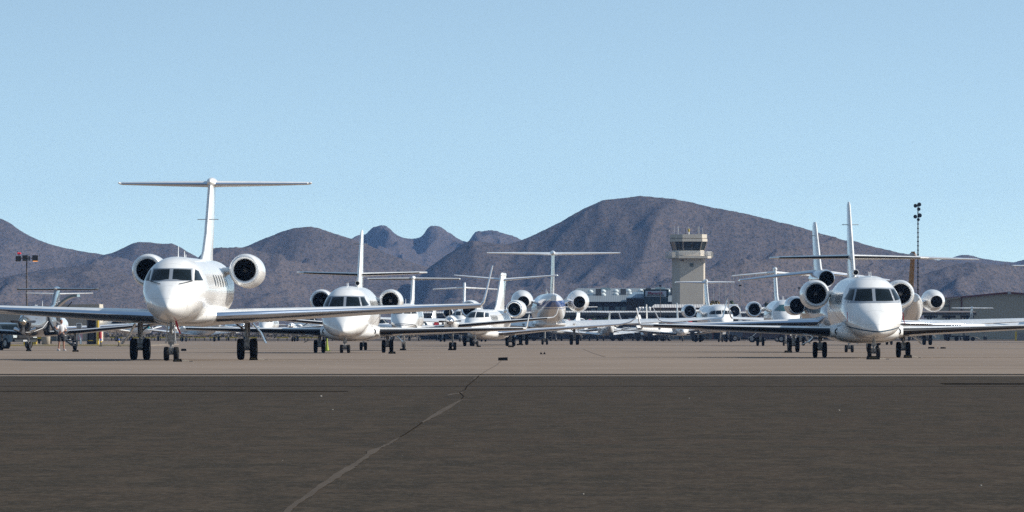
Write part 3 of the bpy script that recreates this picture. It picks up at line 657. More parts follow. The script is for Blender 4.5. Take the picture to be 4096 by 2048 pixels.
J1 = aircraft(dict(large_jet(), fuspaint=paint('white_jet_paint', (.82,.82,.81))), 'business_jet', 'largest white T-tail business jet, nose towards the camera, nearest at the left', 'jet', place(775, 331), -2.0, GJ)
st_blue = paint('paint_two_blue_lines', (.8,.8,.79), [(2.04,.09,.028,(.02,.08,.14))])
J3 = aircraft(mid_jet(striped=st_blue), 'business_jet', 'near right white cruciform-tail jet with four big cockpit panes and red probe covers', 'jet', place(3446, 360), 1.3, GJ)
aircraft(mid_jet(tip=8.85, dih=.18, ttz=4.08, tdih=.12, fint=6.45, striped=paint('paint_grey_line', (.8,.8,.79), [(1.75,.09,.018,(.2,.12,.1))])), 'business_jet', 'white cruciform-tail jet whose cockpit is crossed by the long wing of the large left jet', 'jet', place(1414, 441), -2.0, GJ)
aircraft(dict(trijet(), fuspaint=paint('grey_over_white', (.62,.64,.67), [(1.7,.12,.25,(.02,.03,.08))], .12), engpaint=paint('grey_engine_paint', (.55,.57,.6), (), .12)), 'trijet', 'three-engined jet half hidden behind the near right jet, third intake below its fin', 'jet', place(3332, 455), 4.0, GJ)
aircraft(dict(shiny_mid()), 'business_jet', 'white T-tail jet with teal-tinted cockpit glass, left of the three-engined jet', 'jet', place(3122, 656), 1.0, GJ)
aircraft(dict(wide_jet()), 'business_jet', 'wide white T-tail jet with dark band of cockpit windows right of the control tower', 'jet', place(2853, 886), 4.0, GJ)
g5paint = paint('white_with_blue_tail_bands', (.8,.8,.79), [(3.55,-.02,.26,(.05,.12,.34)), (3.16,-.02,.03,(.05,.12,.34))])
aircraft(dict(large_jet('five'), fuspaint=g5paint), 'business_jet', 'large white T-tail jet seen from behind in the middle, blue bands over its tail cone', 'jet', place(2196, 700), 181.5, GJ)
gold = mat('gold_paint', (.30, .135, .018), .65, spec=.15)
s7 = large_jet('five'); s7['fin'] = dict(s7['fin'], mat=gold, bmat=mat('bronze_bullet', (.30,.24,.19), .3), lemat=gold, bullet=(8.9, 7.12, 3.7, .30))
s7['tail'] = dict(s7['tail'], st=[(x*.955, y, 6.98 - .03*x, c, t, r) for x, y, z, c, t, r in s7['tail']['st']], endcap=(5.08,11.4,6.82,1.2,.05))
aircraft(s7, 'business_jet', 'large white jet seen from behind with a gold tail fin, beside the beige hangar', 'jet', place(3606, 690), 182.4, GJ)
aircraft(large_jet('five'), 'business_jet', 'jet cut off by the right edge, only tailplane tip and wing in view', 'jet', place(4232, 832), 181, GJ)
aircraft(swift_jet(), 'business_jet', 'slim white T-tail jet with polished intake rims, angled left beside the jet seen from behind', 'jet', place(1957, 640), -6.5, GJ)
aircraft(cross_jet(), 'business_jet', 'small distant white jet between the twin turboprop and the slim T-tail jet', 'jet', place(1852, 915), -1.0, GJ)
aircraft(dict(twin_turboprop(), fuspaint=paint('paint_dark_cheat_lines', (.8,.8,.79), [(1.20,-.045,.025,(.03,.03,.05)), (1.11,-.045,.018,(.03,.03,.05))])), 'turboprop_plane', 'white twin turboprop with black wing boots behind the right wingtip of the large left jet', 'turboprop', place(1632, 500), -2.0, 'turboprop planes')
shj = dict(shiny_mid(), detail=1); shj['tail'] = dict(shj['tail'], st=[(.05,8.0,4.55,1.6,.15,0),(3.05,9.3,4.62,.9,.08,0)]); shj['fin'] = dict(st=[(0,3.6,2.9,6.4,.24,90),(0,5.2,3.4,4.4,.28,90),(0,7.6,4.6,2.4,.24,90)])
shj['fus'] = [(a, b, c*.72, d*.72) for a, b, c, d in shj['fus']]; shj['engines'] = (); shj['antennas'] = (); shj['panes'] = []; shj['sidepanes'] = []; shj.pop('cabin')
aircraft(shj, 'business_jet', 'jet hidden behind the silver single-engined plane, only its thin white tailplane showing', 'jet', place(216, 775), 0, GJ)

# ---- silver single-engined turboprop with open doors
def pc_plane():
    fus = [(-5.2,.30,1.92,1.15),(-4.9,.42,2.02,.98),(-4.2,.52,2.10,.86),(-3.4,.60,2.14,.82),(-2.9,.66,2.24,.80),(-2.2,.76,2.50,.79),(-1.4,.80,2.60,.79),(3.6,.80,2.56,.80),(6,.45,2.3,1.2),(8,.12,2.0,1.6)]
    S = dict(fus=fus, ex=2.15)
    S['fuspaint'] = paint('silver_and_charcoal_paint', (.14,.15,.165), [(.9,.0,.50,(.030,.032,.036)), (2.62,0,.32,(.02,.03,.045))], .14)
    S['paint'] = mat('dark_blue_gloss', (.03,.045,.07), .15, .2, 1)
    S['panes'] = [[(.03,2.2),(.45,2.18),(.40,2.46),(.03,2.50)]]
    S['cabin'] = ([-.2+.8*i for i in range(5)], 2.05, .34, .4)
    S['wing'] = dict(st=[(.5,-.9,.98,2.3,.30,0),(2.6,-.75,1.12,2.0,.27,0),(5,-.5,1.34,1.6,.2,0),(7.3,-.2,1.56,1.0,.13,0)], le=(0,3), cut=.14, lemat=BOOT, mat=paint('silver_wing_paint', (.45,.47,.5), (), .18),
        winglet=[(7.3,-.2,1.56,.9,.1,0),(7.6,0,1.62,.7,.08,40),(7.8,.3,1.95,.4,.05,70)], wle=False)
    S['tail'] = dict(st=[(.05,6.7,3.60,1.4,.14,0),(2.35,7.0,3.60,.9,.1,0)], le=(0,1), lemat=BOOT, endcap=(2.36,6.85,3.63,1.3,.09), capmat=mat('dark_tip', (.05,.05,.055), .3))
    S['fin'] = dict(st=[(0,2.8,2.4,5.2,.16,90),(0,5.2,2.7,2.9,.2,90),(0,6.4,3.55,1.9,.18,90),(0,6.6,3.72,1.7,.14,90)], bullet=(6.3,3.66,2.0,.13), bmat=CHROME)
    S['gears'] = [dict(name='nose_gear',x=0,y=-3.55,r=.24,w=.2,gap=.3,ztop=1.0,single=True,scale=.9),
                  dict(name='main_gear',x=2.17,y=0,r=.27,w=.2,gap=.3,ztop=1.1,single=True,scale=.9,door=((2.35,1.0),(2.5,.35),-.25,.25))]
    S['doormat'] = mat('pale_blue_door', (.5,.56,.62), .25)
    S['antennas'] = [(0,1.5,2.55,.36,.16)] + [(0,-1.2+.35*i,2.58,.09,.1) for i in range(3)]
    def doors(t, fus, B):
        # raised rear cargo door: a curved shell hinged along the roof line
        m = MB(); rings = []
        for yy in (1.9, 2.5, 3.1):
            r = []
            for k in range(9):
                a = k / 8; x = .55 + 1.45 * a; z = 2.42 + .62 * math.sin(a * 1.9) + .28 * a
                r.append((x, yy, z))
            for k in range(8, -1, -1):
                a = k / 8; x = .57 + 1.43 * a; z = 2.36 + .60 * math.sin(a * 1.9) + .26 * a - .05
                r.append((x, yy, z))
            rings.append(r)
        m.loft(rings).build('cargo_door', mat('dark_blue_gloss'), t, True)
        MB().tube((.95, 2.9, 2.2), (1.55, 2.9, 2.85), .03).build('door_strut', BLACK, t)
        MB().box(.72, .83, 1.95, 3.15, 1.0, 2.35).build('cargo_opening', BLACK, t)
        # front airstair folded down to the ground
        s = MB(); n = 14; rings = []
        for k in range(n + 1):
            a = k / n; x = .80 + 1.45 * a ** 1.35; z = 1.95 - 1.72 * a ** .72
            rings.append([(x, -1.5, z), (x + .09, -1.5, z + .06), (x + .09, -.8, z + .06), (x, -.8, z)])
        st = s.loft(rings).build('airstair_door', mat('stair_dark', (.05,.055,.06), .4), t, True)
        for k in range(5):
            a = .25 + .16 * k; x = .80 + 1.45 * a ** 1.35; z = 1.95 - 1.72 * a ** .72
            MB().box(x + .02, x + .32, -1.45, -.85, z + .04, z + .08).build('step', mat('stair_step', (.4,.4,.42), .4), st)
        for yy in (-1.48, -.84):
            c = MB(); pts = [(.83, yy, 1.95), (1.5, yy, 1.55), (1.95, yy, 1.15), (1.5, yy, .75)]
            for a, b in zip(pts, pts[1:]): c.tube(a, b, .018, n=6)
            c.build('hand_cable', mat('cable_grey', (.5,.5,.5), .4), st)
        MB().box(.70, .815, -1.48, -.82, 1.0, 2.3).build('cabin_opening', BLACK, t)
        prop(t, 0, -5.42, 1.67, .74, 4, .0, mat('prop_paddle_grey', (.07,.07,.075), .35, .3), mat('bright_spinner', (.6,.55,.45), .12, 1.0), .24, .5, .17)
        MB().revolve([(-.05,.20),(-.07,.30),(.0,.37),(.35,.40)], (0,-5.2,1.56), 'y', 24).build('cowl_ring', BLACK, t, True)
        MB().tube((.28,-5.0,1.15), (.62,-4.9,1.25), .1, .12).tube((-.28,-5.0,1.15), (-.62,-4.9,1.25), .1, .12).build('exhaust_stack', CHROME, t, True)
        c = MB(); P = [(.1,-5.3,1.05),(.5,-4.9,1.08),(.9,-4.0,1.3),(1.05,-3.0,1.7)]
        for a, b in zip(P, P[1:]): c.tube(a, b, .018, n=6)
        c.build('tether_strap', mat('strap_pale', (.6,.6,.6), .6), t)
    S['extra'] = [doors]
    return S
aircraft(pc_plane(), 'turboprop_plane', 'silver and charcoal single-engined plane with open doors, man in shorts beside it', 'turboprop', place(153, 500), -5.8, 'turboprop planes')

# ------------------------------------------------------------------ small planes in the far rows
def light_jet(tz=3.3, half=6.6, ez=1.45, covers=False, cruci=False, boots=False):
    fus = [(-5,.03,1.1,1.0),(-4.6,.3,1.4,.8),(-3.9,.52,1.65,.68),(-3.3,.66,1.95,.64),(-2.6,.78,2.3,.62),(-1.8,.8,2.45,.62),(2.4,.8,2.4,.64),(4.5,.5,2.3,1.0),(6.2,.12,2.1,1.6)]
    S = dict(fus=fus, ex=2.1, detail=1)
    S['panes'] = [[(.03,1.9),(.5,1.88),(.42,2.25),(.03,2.3)]]; S['sidepanes'] = [[(-2.9,1.8),(-2.0,1.85),(-2.1,2.2),(-2.6,2.2)]]
    S['wing'] = dict(st=[(.5,-1.2,.80,2.6,.3,0),(half*.5,-.6,1.05,1.8,.22,0),(half,0,1.35,1.0,.12,0)], le=(0,2) if boots else None, cut=.14, lemat=BOOT)
    if cruci:
        S['tail'] = dict(st=[(.05,4.8,2.4,1.2,.14,0),(2.1,5.5,2.65,.7,.08,0)]); S['fin'] = dict(st=[(0,3.4,2.2,2.6,.16,90),(0,5.0,4.3,1.0,.1,90)])
    else:
        S['tail'] = dict(st=[(.05,5.6,tz,1.2,.14,0),(2.2,6.1,tz+.03,.7,.08,0)]); S['fin'] = dict(st=[(0,3.6,2.1,2.8,.2,90),(0,5.5,tz+.05,1.5,.16,90)])
    S['engines'] = [dict(x=1.15,y=1.0,z=ez+.55,L=2.1,Rm=.34,rl=.29,ri=.24,re=.18,blades=10,pyl=(.5,ez+.5,1.5,2.6))]
    S['gears'] = [dict(name='nose_gear',x=0,y=-3.2,r=.2,w=.14,gap=.2,ztop=.9,single=True,scale=.6,link=False),
                  dict(name='main_gear',x=1.9,y=.2,r=.24,w=.18,gap=.2,ztop=1.0,single=True,scale=.7,link=False)]
    if covers:
        S['extra'] = [lambda t, f, B: [MB().revolve([(.02,.30),(-.03,.31),(-.06,.2),(-.07,.01)], (s*1.15, 1.0, ez+.55), 'y', 16).build('intake_cover', RED, t, True) for s in (1, -1)]]
    return S
LG = 'light planes parked in the far row'
def lt(px, D, yaw, label, cat='light plane', S=None, name='light_plane', scale=1.0, **k):
    return aircraft(S or light_plane(**k), name, label, cat, place(px, D), yaw, LG, scale)
teal = paint('teal_tail_white_body', (.8,.8,.79), [(1.9,.25,.16,(.0,.16,.2)), (2.6,0,.35,(.0,.16,.2))])
lt(505, 960, 62, 'small white plane with a teal tail, under the left wing of the large left jet', S=dict(light_plane(), paint=teal, fuspaint=teal), scale=1.25)
lt(690, 985, 8, 'small white single-engined plane seen behind the nose gear of the large left jet', scale=1.25)
lt(790, 930, 205, 'white plane seen from behind, its side sunlit, right of the largest jet\'s nose gear', S=light_jet(half=6.2), scale=1.0)
tw = twin_turboprop(1.1); tw['tail'] = dict(tw['tail'], st=[(.05,6.4,2.3,1.3,.15,0),(2.6,6.9,2.4,.85,.1,0)]); tw['tail'].pop('endcap'); tw['fin'] = dict(st=[(0,2.6,2.4,5.4,.2,90),(0,6.4,3.4,1.4,.12,90)])
lt(1078, 930, -3, 'white twin-propeller plane facing the camera below the right wing of the large left jet', 'turboprop', tw, 'turboprop_plane')
lt(1250, 960, 20, 'shiny white twin-propeller plane left of the cruciform-tail jet\'s nose', 'light plane', light_plane(twin=True, half=5.8), scale=1.3)
lt(1345, 1000, -10, 'small plane glimpsed behind the left wing of the cruciform-tail jet', scale=1.2)
lt(1525, 980, 30, 'small white plane between the cruciform-tail jet and the twin turboprop', scale=1.25)
lt(1700, 990, -12, 'small plane with red intake covers left of the twin turboprop\'s propeller', S=light_jet(covers=True, cruci=True), scale=1.0)
lt(1836, 1043, 1, 'distant twin turboprop whose dark tailplane shows above the large left jet\'s wingtip', 'turboprop', twin_turboprop(), 'turboprop_plane')
lt(2318, 1000, 2, 'small white jet with red intake covers below the blue-banded jet\'s right engine', 'light jet', light_jet(tz=3.6, covers=True), 'light_jet', 1.1)
lt(2423, 985, 184, 'white light jet seen from behind, its high tailplane in front of the carport', 'light jet', light_jet(), 'light_jet')
lt(2250, 990, -20, 'small plane behind the right main wheels of the jet seen from behind', scale=1.2)
lt(2596, 1010, 176, 'white plane with a tall thin fin in front of the grey sign tower', S=light_jet(cruci=True, half=5.8), scale=1.0)
lt(2722, 950, 3, 'small jet with red intake covers and black wing boots left of the control tower foot', 'light jet', light_jet(covers=True, cruci=True, boots=True), 'light_jet')
lt(2640, 985, 150, 'low white plane half hidden by the carts left of the control tower', scale=1.1)
lt(3010, 985, 14, 'small plane between the wide white jet and the teal-glass jet', scale=1.2)
lt(3236, 1000, -25, 'small plane behind the wing of the three-engined jet', scale=1.2)
lt(3590, 1010, 10, 'small plane behind the nose gear of the near right jet', scale=1.1)
lt(3862, 1100, 184, 'distant T-tail turboprop in front of the beige hangar', 'turboprop', twin_turboprop(), 'turboprop_plane', .97)
lt(925, 1010, 190, 'small plane behind the right main wheels of the large left jet', scale=1.2)

# ------------------------------------------------------------------ ground
def ground_mat(name, c1, c2, c3, sx, sy, fine, rough=.9, bumpd=.0, streak=.5, mott=None):
    m = bpy.data.materials.new(name); m.use_nodes = True
    n = m.node_tree.nodes; b = n['Principled BSDF']; L = m.node_tree.links
    b.inputs['Roughness'].default_value = rough; b.inputs['Specular IOR Level'].default_value = .06
    t = n.new('ShaderNodeTexCoord')
    def ns(scale, det, rough_=.6):
        mp_ = n.new('ShaderNodeMapping'); mp_.inputs['Scale'].default_value = scale; L.new(t.outputs['Object'], mp_.inputs['Vector'])
        z = n.new('ShaderNodeTexNoise'); z.inputs['Scale'].default_value = 1; z.inputs['Detail'].default_value = det; z.inputs['Roughness'].default_value = rough_
        L.new(mp_.outputs[0], z.inputs['Vector']); return z.outputs[0]
    def rng(s, a, bb, lo=0, hi=1):
        r = n.new('ShaderNodeMapRange'); r.inputs[1].default_value = a; r.inputs[2].default_value = bb; r.inputs[3].default_value = lo; r.inputs[4].default_value = hi; L.new(s, r.inputs[0]); return r.outputs[0]
    def mix(f, a, bb):
        k = n.new('ShaderNodeMix'); k.data_type = 'RGBA'; L.new(f, k.inputs[0])
        for i, v in ((6, a), (7, bb)):
            if isinstance(v, tuple): k.inputs[i].default_value = (*v, 1)
            else: L.new(v, k.inputs[i])
        return k.outputs[2]
    big = ns((sx, sy, 1), 5); mid = ns((sx*5, sy*6, 1), 6); fn = ns((fine, fine, 1), 4, .75)
    c = mix(rng(big, .38, .62), c1, c2); c = mix(rng(mid, .45, .8, 0, streak), c, c3)
    if mott:
        for (ax, ay, lo, hi, f, cc) in mott:
            c = mix(rng(ns((ax, ay, 1), 5, .7), lo, hi, 0, f), c, cc)
    c4 = tuple(v*.62 for v in c1); c = mix(rng(fn, .52, .78, 0, .55), c, c4)
    c5 = tuple(min(1, v*1.5) for v in c2); c = mix(rng(fn, .46, .26, 0, .5), c, c5)
    L.new(c, b.inputs['Base Color'])
    bp = n.new('ShaderNodeBump'); bp.inputs['Strength'].default_value = .35; bp.inputs['Distance'].default_value = bumpd or .004
    L.new(fn, bp.inputs['Height']); L.new(bp.outputs[0], b.inputs['Normal'])
    return m
ASPH = ground_mat('taxiway_asphalt', (0.0325,0.0283,0.0203), (0.0436,0.0305,0.0203), (0.0485,0.0326,0.0212), .022, .02, 26, mott=[
    (.015,.045,.47,.60,.8,(0.0475,0.0322,0.0221)), (.42,.006,.50,.64,.75,(0.0582,0.0427,0.0297)), (.8,.007,.55,.63,.5,(0.0262,0.0226,0.0162)), (.05,.30,.50,.62,.8,(0.0276,0.0250,0.0180)),
    (.30,.16,.50,.60,.7,(0.0504,0.0370,0.0257)), (.9,.22,.50,.58,.75,(0.0257,0.0216,0.0153)), (1.6,.38,.51,.59,.7,(0.0582,0.0442,0.0311)), (2.6,.7,.50,.58,.7,(0.0228,0.0192,0.0135)), (3.5,1.0,.52,.60,.6,(0.0660,0.0509,0.0360)),
    (14,3.5,.50,.58,.6,(0.0213,0.0173,0.0126)), (18,5,.52,.60,.6,(0.0757,0.0595,0.0432))])
CONC = ground_mat('apron_concrete', (0.1918,0.1539,0.1240), (0.2162,0.1735,0.1412), (0.1683,0.1352,0.1078), .02, .03, 9, bumpd=.002, mott=[
    (.06,.025,.50,.62,.6,(0.2397,0.1921,0.1574)), (.03,.05,.54,.62,.5,(0.1428,0.1156,0.0935)), (.35,.30,.53,.62,.45,(0.1530,0.1225,0.1002)), (1.2,.8,.54,.62,.35,(0.2550,0.2058,0.1717))])
FARA = ground_mat('far_apron_asphalt', (.068,.056,.047), (.08,.066,.056), (.092,.076,.063), .02, .02, 6)
DES = ground_mat('desert_soil', (.20,.16,.125), (.15,.125,.095), (.09,.085,.06), .01, .006, .4)
def sheet(name, x0, x1, y0, y1, z, m, nx=1, ny=1):
    b = MB(); 
    for j in range(ny):
        for i in range(nx):
            xa, xb = x0 + (x1-x0)*i/nx, x0 + (x1-x0)*(i+1)/nx; ya, yb = y0 + (y1-y0)*j/ny, y0 + (y1-y0)*(j+1)/ny
            b.add([(xa,ya,z),(xb,ya,z),(xb,yb,z),(xa,yb,z)], [(0,1,2,3)])
    o = b.build(name, m); tag(o, kind='structure'); return o
YC = F*EYE/(1503-HOR); YF = F*EYE/(1364.5-HOR)
sheet('ground', -3000, 3000, -2500, 8800, -.06, DES, 4, 4)
sheet('taxiway', -400, 400, -500, YC, 0, ASPH, 4, 4)
sheet('apron', -400, 400, YC, YF, .0, CONC, 4, 4)
sheet('far_apron', -500, 500, YF, 1320, .0, FARA, 4, 2)

def ribbon(name, pts, m, label=None, z=.004, kind='structure'):
    """pts (px, py, half width px) in the 4096 frame traced on the ground"""
    L_, R_ = [], []; pts = [(a_, b__, c_ * (.78 if c_ > 5 else 1)) for a_, b__, c_ in pts]
    for px, py, w in pts:
        x, y = gpos(px, py); k = w / F * y; L_.append((x - k, y, z)); R_.append((x + k, y, z))
    n = len(pts); b = MB().add(L_ + R_, [(i, n + i, n + i + 1, i + 1) for i in range(n - 1)])
    o = b.build(name, m); tag(o, kind=kind); return o
crackm = ground_mat('worn_sealant', (.066,.054,.043), (.084,.069,.056), (.052,.042,.034), .4, .2, 20)
darkcr = mat('open_crack', (.018,.015,.012), .9, spec=0)
random.seed(11)
cr = [(1136,2060,20),(1166,2030,18),(1230,1985,18),(1290,1942,24),(1318,1925,20),(1352,1900,26),(1398,1872,26),(1420,1858,18),(1468,1826,16),(1492,1806,26),(1530,1787,6),(1545,1782,14),(1575,1765,10),(1602,1748,4)]
crj = []
for (a, b_, c), (a2, b2, c2) in zip(cr, cr[1:]):
    for k in range(4):
        t_ = k/4; crj.append((a+(a2-a)*t_+random.uniform(-3,3), b_+(b2-b_)*t_, max(3, c+(c2-c)*t_+random.uniform(-4,4))))
ribbon('crack_sealant', crj, crackm)
ribbon('crack_sealant', [(1688+random.uniform(-2,2)+(1850-1688)*t_/16, 1692-(1692-1597)*t_/16, 3+15*math.sin(math.pi*t_/16)**1.0+random.uniform(-2,2)) for t_ in range(17)], crackm)
ribbon('crack_sealant', [(1790,1583,4),(1812,1577,22),(1836,1573,16),(1850,1568,3)], crackm)
ribbon('pavement_crack', [(1600,1749,2.5),(1625,1735,3),(1640,1724,2.5),(1660,1712,3),(1690,1690,2.5)], darkcr)
ribbon('pavement_crack', [(1846,1598,2),(1855,1585,2.5),(1838,1570,2),(1860,1560,2),(1868,1545,2.5),(1890,1527,2),(1903,1516,2),(1915,1504,2)], darkcr)
ribbon('crack_sealant', [(1895,1517,3),(1900,1512,9),(1912,1507,5)], crackm)
ribbon('pavement_crack', [(1916,1502,2),(1950,1480,3),(1985,1462,3),(2008,1440,2)], mat('concrete_crack', (.14,.115,.097), .95, spec=.05))
ribbon('pavement_crack', [(2330,1395,2),(2370,1412,3),(2420,1428,4)], mat('concrete_crack'))
# edge line and joints across the taxiway
def strip(name, py, wpx, m, x0=-400, x1=400, z=.004):
    y = F*EYE/(py-HOR); y2 = F*EYE/(py-wpx-HOR); return sheet(name, x0, x1, y, y2, z, m, 1, 1)
strip('edge_line', 1506, 1.5, mat('faded_white_line', (.16,.148,.13), .8, spec=.05, noise=(1.2, (.12,.11,.10))))
strip('pavement_joint', 1500.5, 4.5, ground_mat('joint_dark', (.022,.018,.014), (.034,.028,.021), (.028,.022,.017), .1, .1, 6))
strip('pavement_joint', 1546, 2.5, ground_mat('joint_darker', (.022,.019,.015), (.034,.028,.022), (.03,.025,.02), .02, .1, 4))
strip('pavement_joint', 1538, 3.4, mat('shallow_channel', (.006,.006,.006), .9, spec=.0), 9.0, 400, .007)
strip('pavement_joint', 1567, 2.0, mat('joint_darker2', (.022,.018,.014), .9, spec=.0), -400, -3)
for k, (a, b_, w) in enumerate([(1395, 1.0, 0), (1379, .7, 0), (1372, .6, 0)]):
    strip('pavement_joint', a, b_, mat('tar_joint', (.06,.055,.05), .8, noise=(.12, (.17,.15,.13))))
# worn scuffs on the taxiway
for (x0, y0, x1, y1, w) in [(40,1570,105,1563,1.5),(120,1562,168,1556,1.2),(2722,1537,2755,1534,3),(3155,1551,3200,1546,2.5),(3200,1554,3260,1559,1.5),(3920,1578,4080,1568,2),(3800,1532,3830,1531,1.5),(3890,1567,3945,1569,1.2)]:
    ribbon('pavement_scuff', [(x0,y0,4),((x0+x1)/2,(y0+y1)/2-w*.5,18),(x1,y1,5)] if 0 else [(x0,y0,1),(x0+.1,y0-w,1)], crackm) if 0 else None
    xa, ya = gpos(x0, y0); xb, yb = gpos(x1, y1); dd = w / F * ya * 12
    tag(MB().add([(xa,ya,.004),(xb,yb,.004),(xb,yb+dd,.004),(xa,ya+dd*.6,.004)], [(0,1,2,3)]).build('pavement_scuff', crackm), kind='structure')
# tyre-polished wheel tracks curving over the taxiway
peb = mat('pale_pebble', (.28,.26,.23), .8)
random.seed(5)
for k, (px, py, s) in enumerate([(2333,1977,.016),(1284,1586,.05),(3922,1943,.02),(1130,1843,.015),(1330,1640,.03),(2756,1594,.03),(3356,1642,.03)]):
    x, y = gpos(px, py); v = []; s *= .45
    m = MB(); m.revolve([(0,s*.9),(s*.4,s),(s*.8,s*.6),(s*.9,s*.05)], (x, y, 0), 'z', 7, False, False)
    m.v = [(a + random.uniform(-.2,.2)*s, b_ + random.uniform(-.2,.2)*s, c) for a, b_, c in m.v]
    tag(m.build('pebble', peb), ['pale pebble lying on the dark taxiway', ][0], 'pebble', 'pebbles on the taxiway')

# ------------------------------------------------------------------ hills
def vnoise(x, y, seed=0):
    rs = np.random.RandomState(seed); T = rs.rand(256, 256) * 2 * np.pi
    xi, yi = np.floor(x).astype(int), np.floor(y).astype(int); xf, yf = x - xi, y - yi
    def g(ix, iy, dx, dy): a = T[ix & 255, iy & 255]; return np.cos(a)*dx + np.sin(a)*dy
    u, v = xf*xf*xf*(xf*(xf*6-15)+10), yf*yf*yf*(yf*(yf*6-15)+10)
    a = g(xi, yi, xf, yf); b = g(xi+1, yi, xf-1, yf); c = g(xi, yi+1, xf, yf-1); d = g(xi+1, yi+1, xf-1, yf-1)
    return (a*(1-u)+b*u)*(1-v) + (c*(1-u)+d*u)*v
def ridged(x, y, seed, oct=4):
    s = 0; amp = 1; tot = 0; w = 1
    for k in range(oct):
        r = 1 - np.abs(vnoise(x*2**k, y*2**k, seed+k))*1.9; r = r*r*w; s = s + amp*r; tot += amp; w = np.clip(r*1.4, 0, 1); amp *= .5
    return s / tot
def fbm(x, y, seed, oct=5):
    s = 0; amp = 1; tot = 0
    for k in range(oct): s = s + amp*vnoise(x*2.03**k+13.7*k, y*2.03**k, seed+k); tot += amp; amp *= .55
    return s / tot
def hill_mat():
    m = bpy.data.materials.new('desert_hillside'); m.use_nodes = True
    n = m.node_tree.nodes; b = n['Principled BSDF']; L = m.node_tree.links
    b.inputs['Roughness'].default_value = 1; b.inputs['Specular IOR Level'].default_value = .05
    t = n.new('ShaderNodeTexCoord')
    def ns(scale, det, r=.6):
        mp_ = n.new('ShaderNodeMapping'); mp_.inputs['Scale'].default_value = scale; L.new(t.outputs['Object'], mp_.inputs['Vector'])
        z = n.new('ShaderNodeTexNoise'); z.inputs['Scale'].default_value = 1; z.inputs['Detail'].default_value = det; z.inputs['Roughness'].default_value = r
        L.new(mp_.outputs[0], z.inputs['Vector']); return z.outputs[0]
    def rng(s, a, bb, lo=0, hi=1):
        r = n.new('ShaderNodeMapRange'); r.inputs[1].default_value = a; r.inputs[2].default_value = bb; r.inputs[3].default_value = lo; r.inputs[4].default_value = hi; L.new(s, r.inputs[0]); return r.outputs[0]
    def mix(f, a, bb):
        k = n.new('ShaderNodeMix'); k.data_type = 'RGBA'; L.new(f, k.inputs[0])
        for i, v in ((6, a), (7, bb)):
            if isinstance(v, tuple): k.inputs[i].default_value = (*v, 1)
            else: L.new(v, k.inputs[i])
        return k.outputs[2]
    c = mix(rng(ns((.02,.006,.03), 6), .35, .65), HC[0], HC[1])
    c = mix(rng(ns((.05,.012,.09), 8, .7), .46, .70, 0, .35), c, HC[2])
    sp = ns((.65,.14,.8), 4, .8)
    c = mix(rng(sp, .49, .60, 0, .85), c, HC[3])
    c = mix(rng(ns((.3,.08,.36), 4, .8), .46, .34, 0, .6), c, HC[4])
    L.new(c, b.inputs['Base Color'])
    bp = n.new('ShaderNodeBump'); bp.inputs['Strength'].default_value = .6; bp.inputs['Distance'].default_value = .8
    L.new(sp, bp.inputs['Height']); L.new(bp.outputs[0], b.inputs['Normal'])
    return m
HC = [(.100,.080,.072), (.074,.062,.060), (.050,.047,.050), (.020,.025,.028), (.150,.115,.098)]
HM = hill_mat()
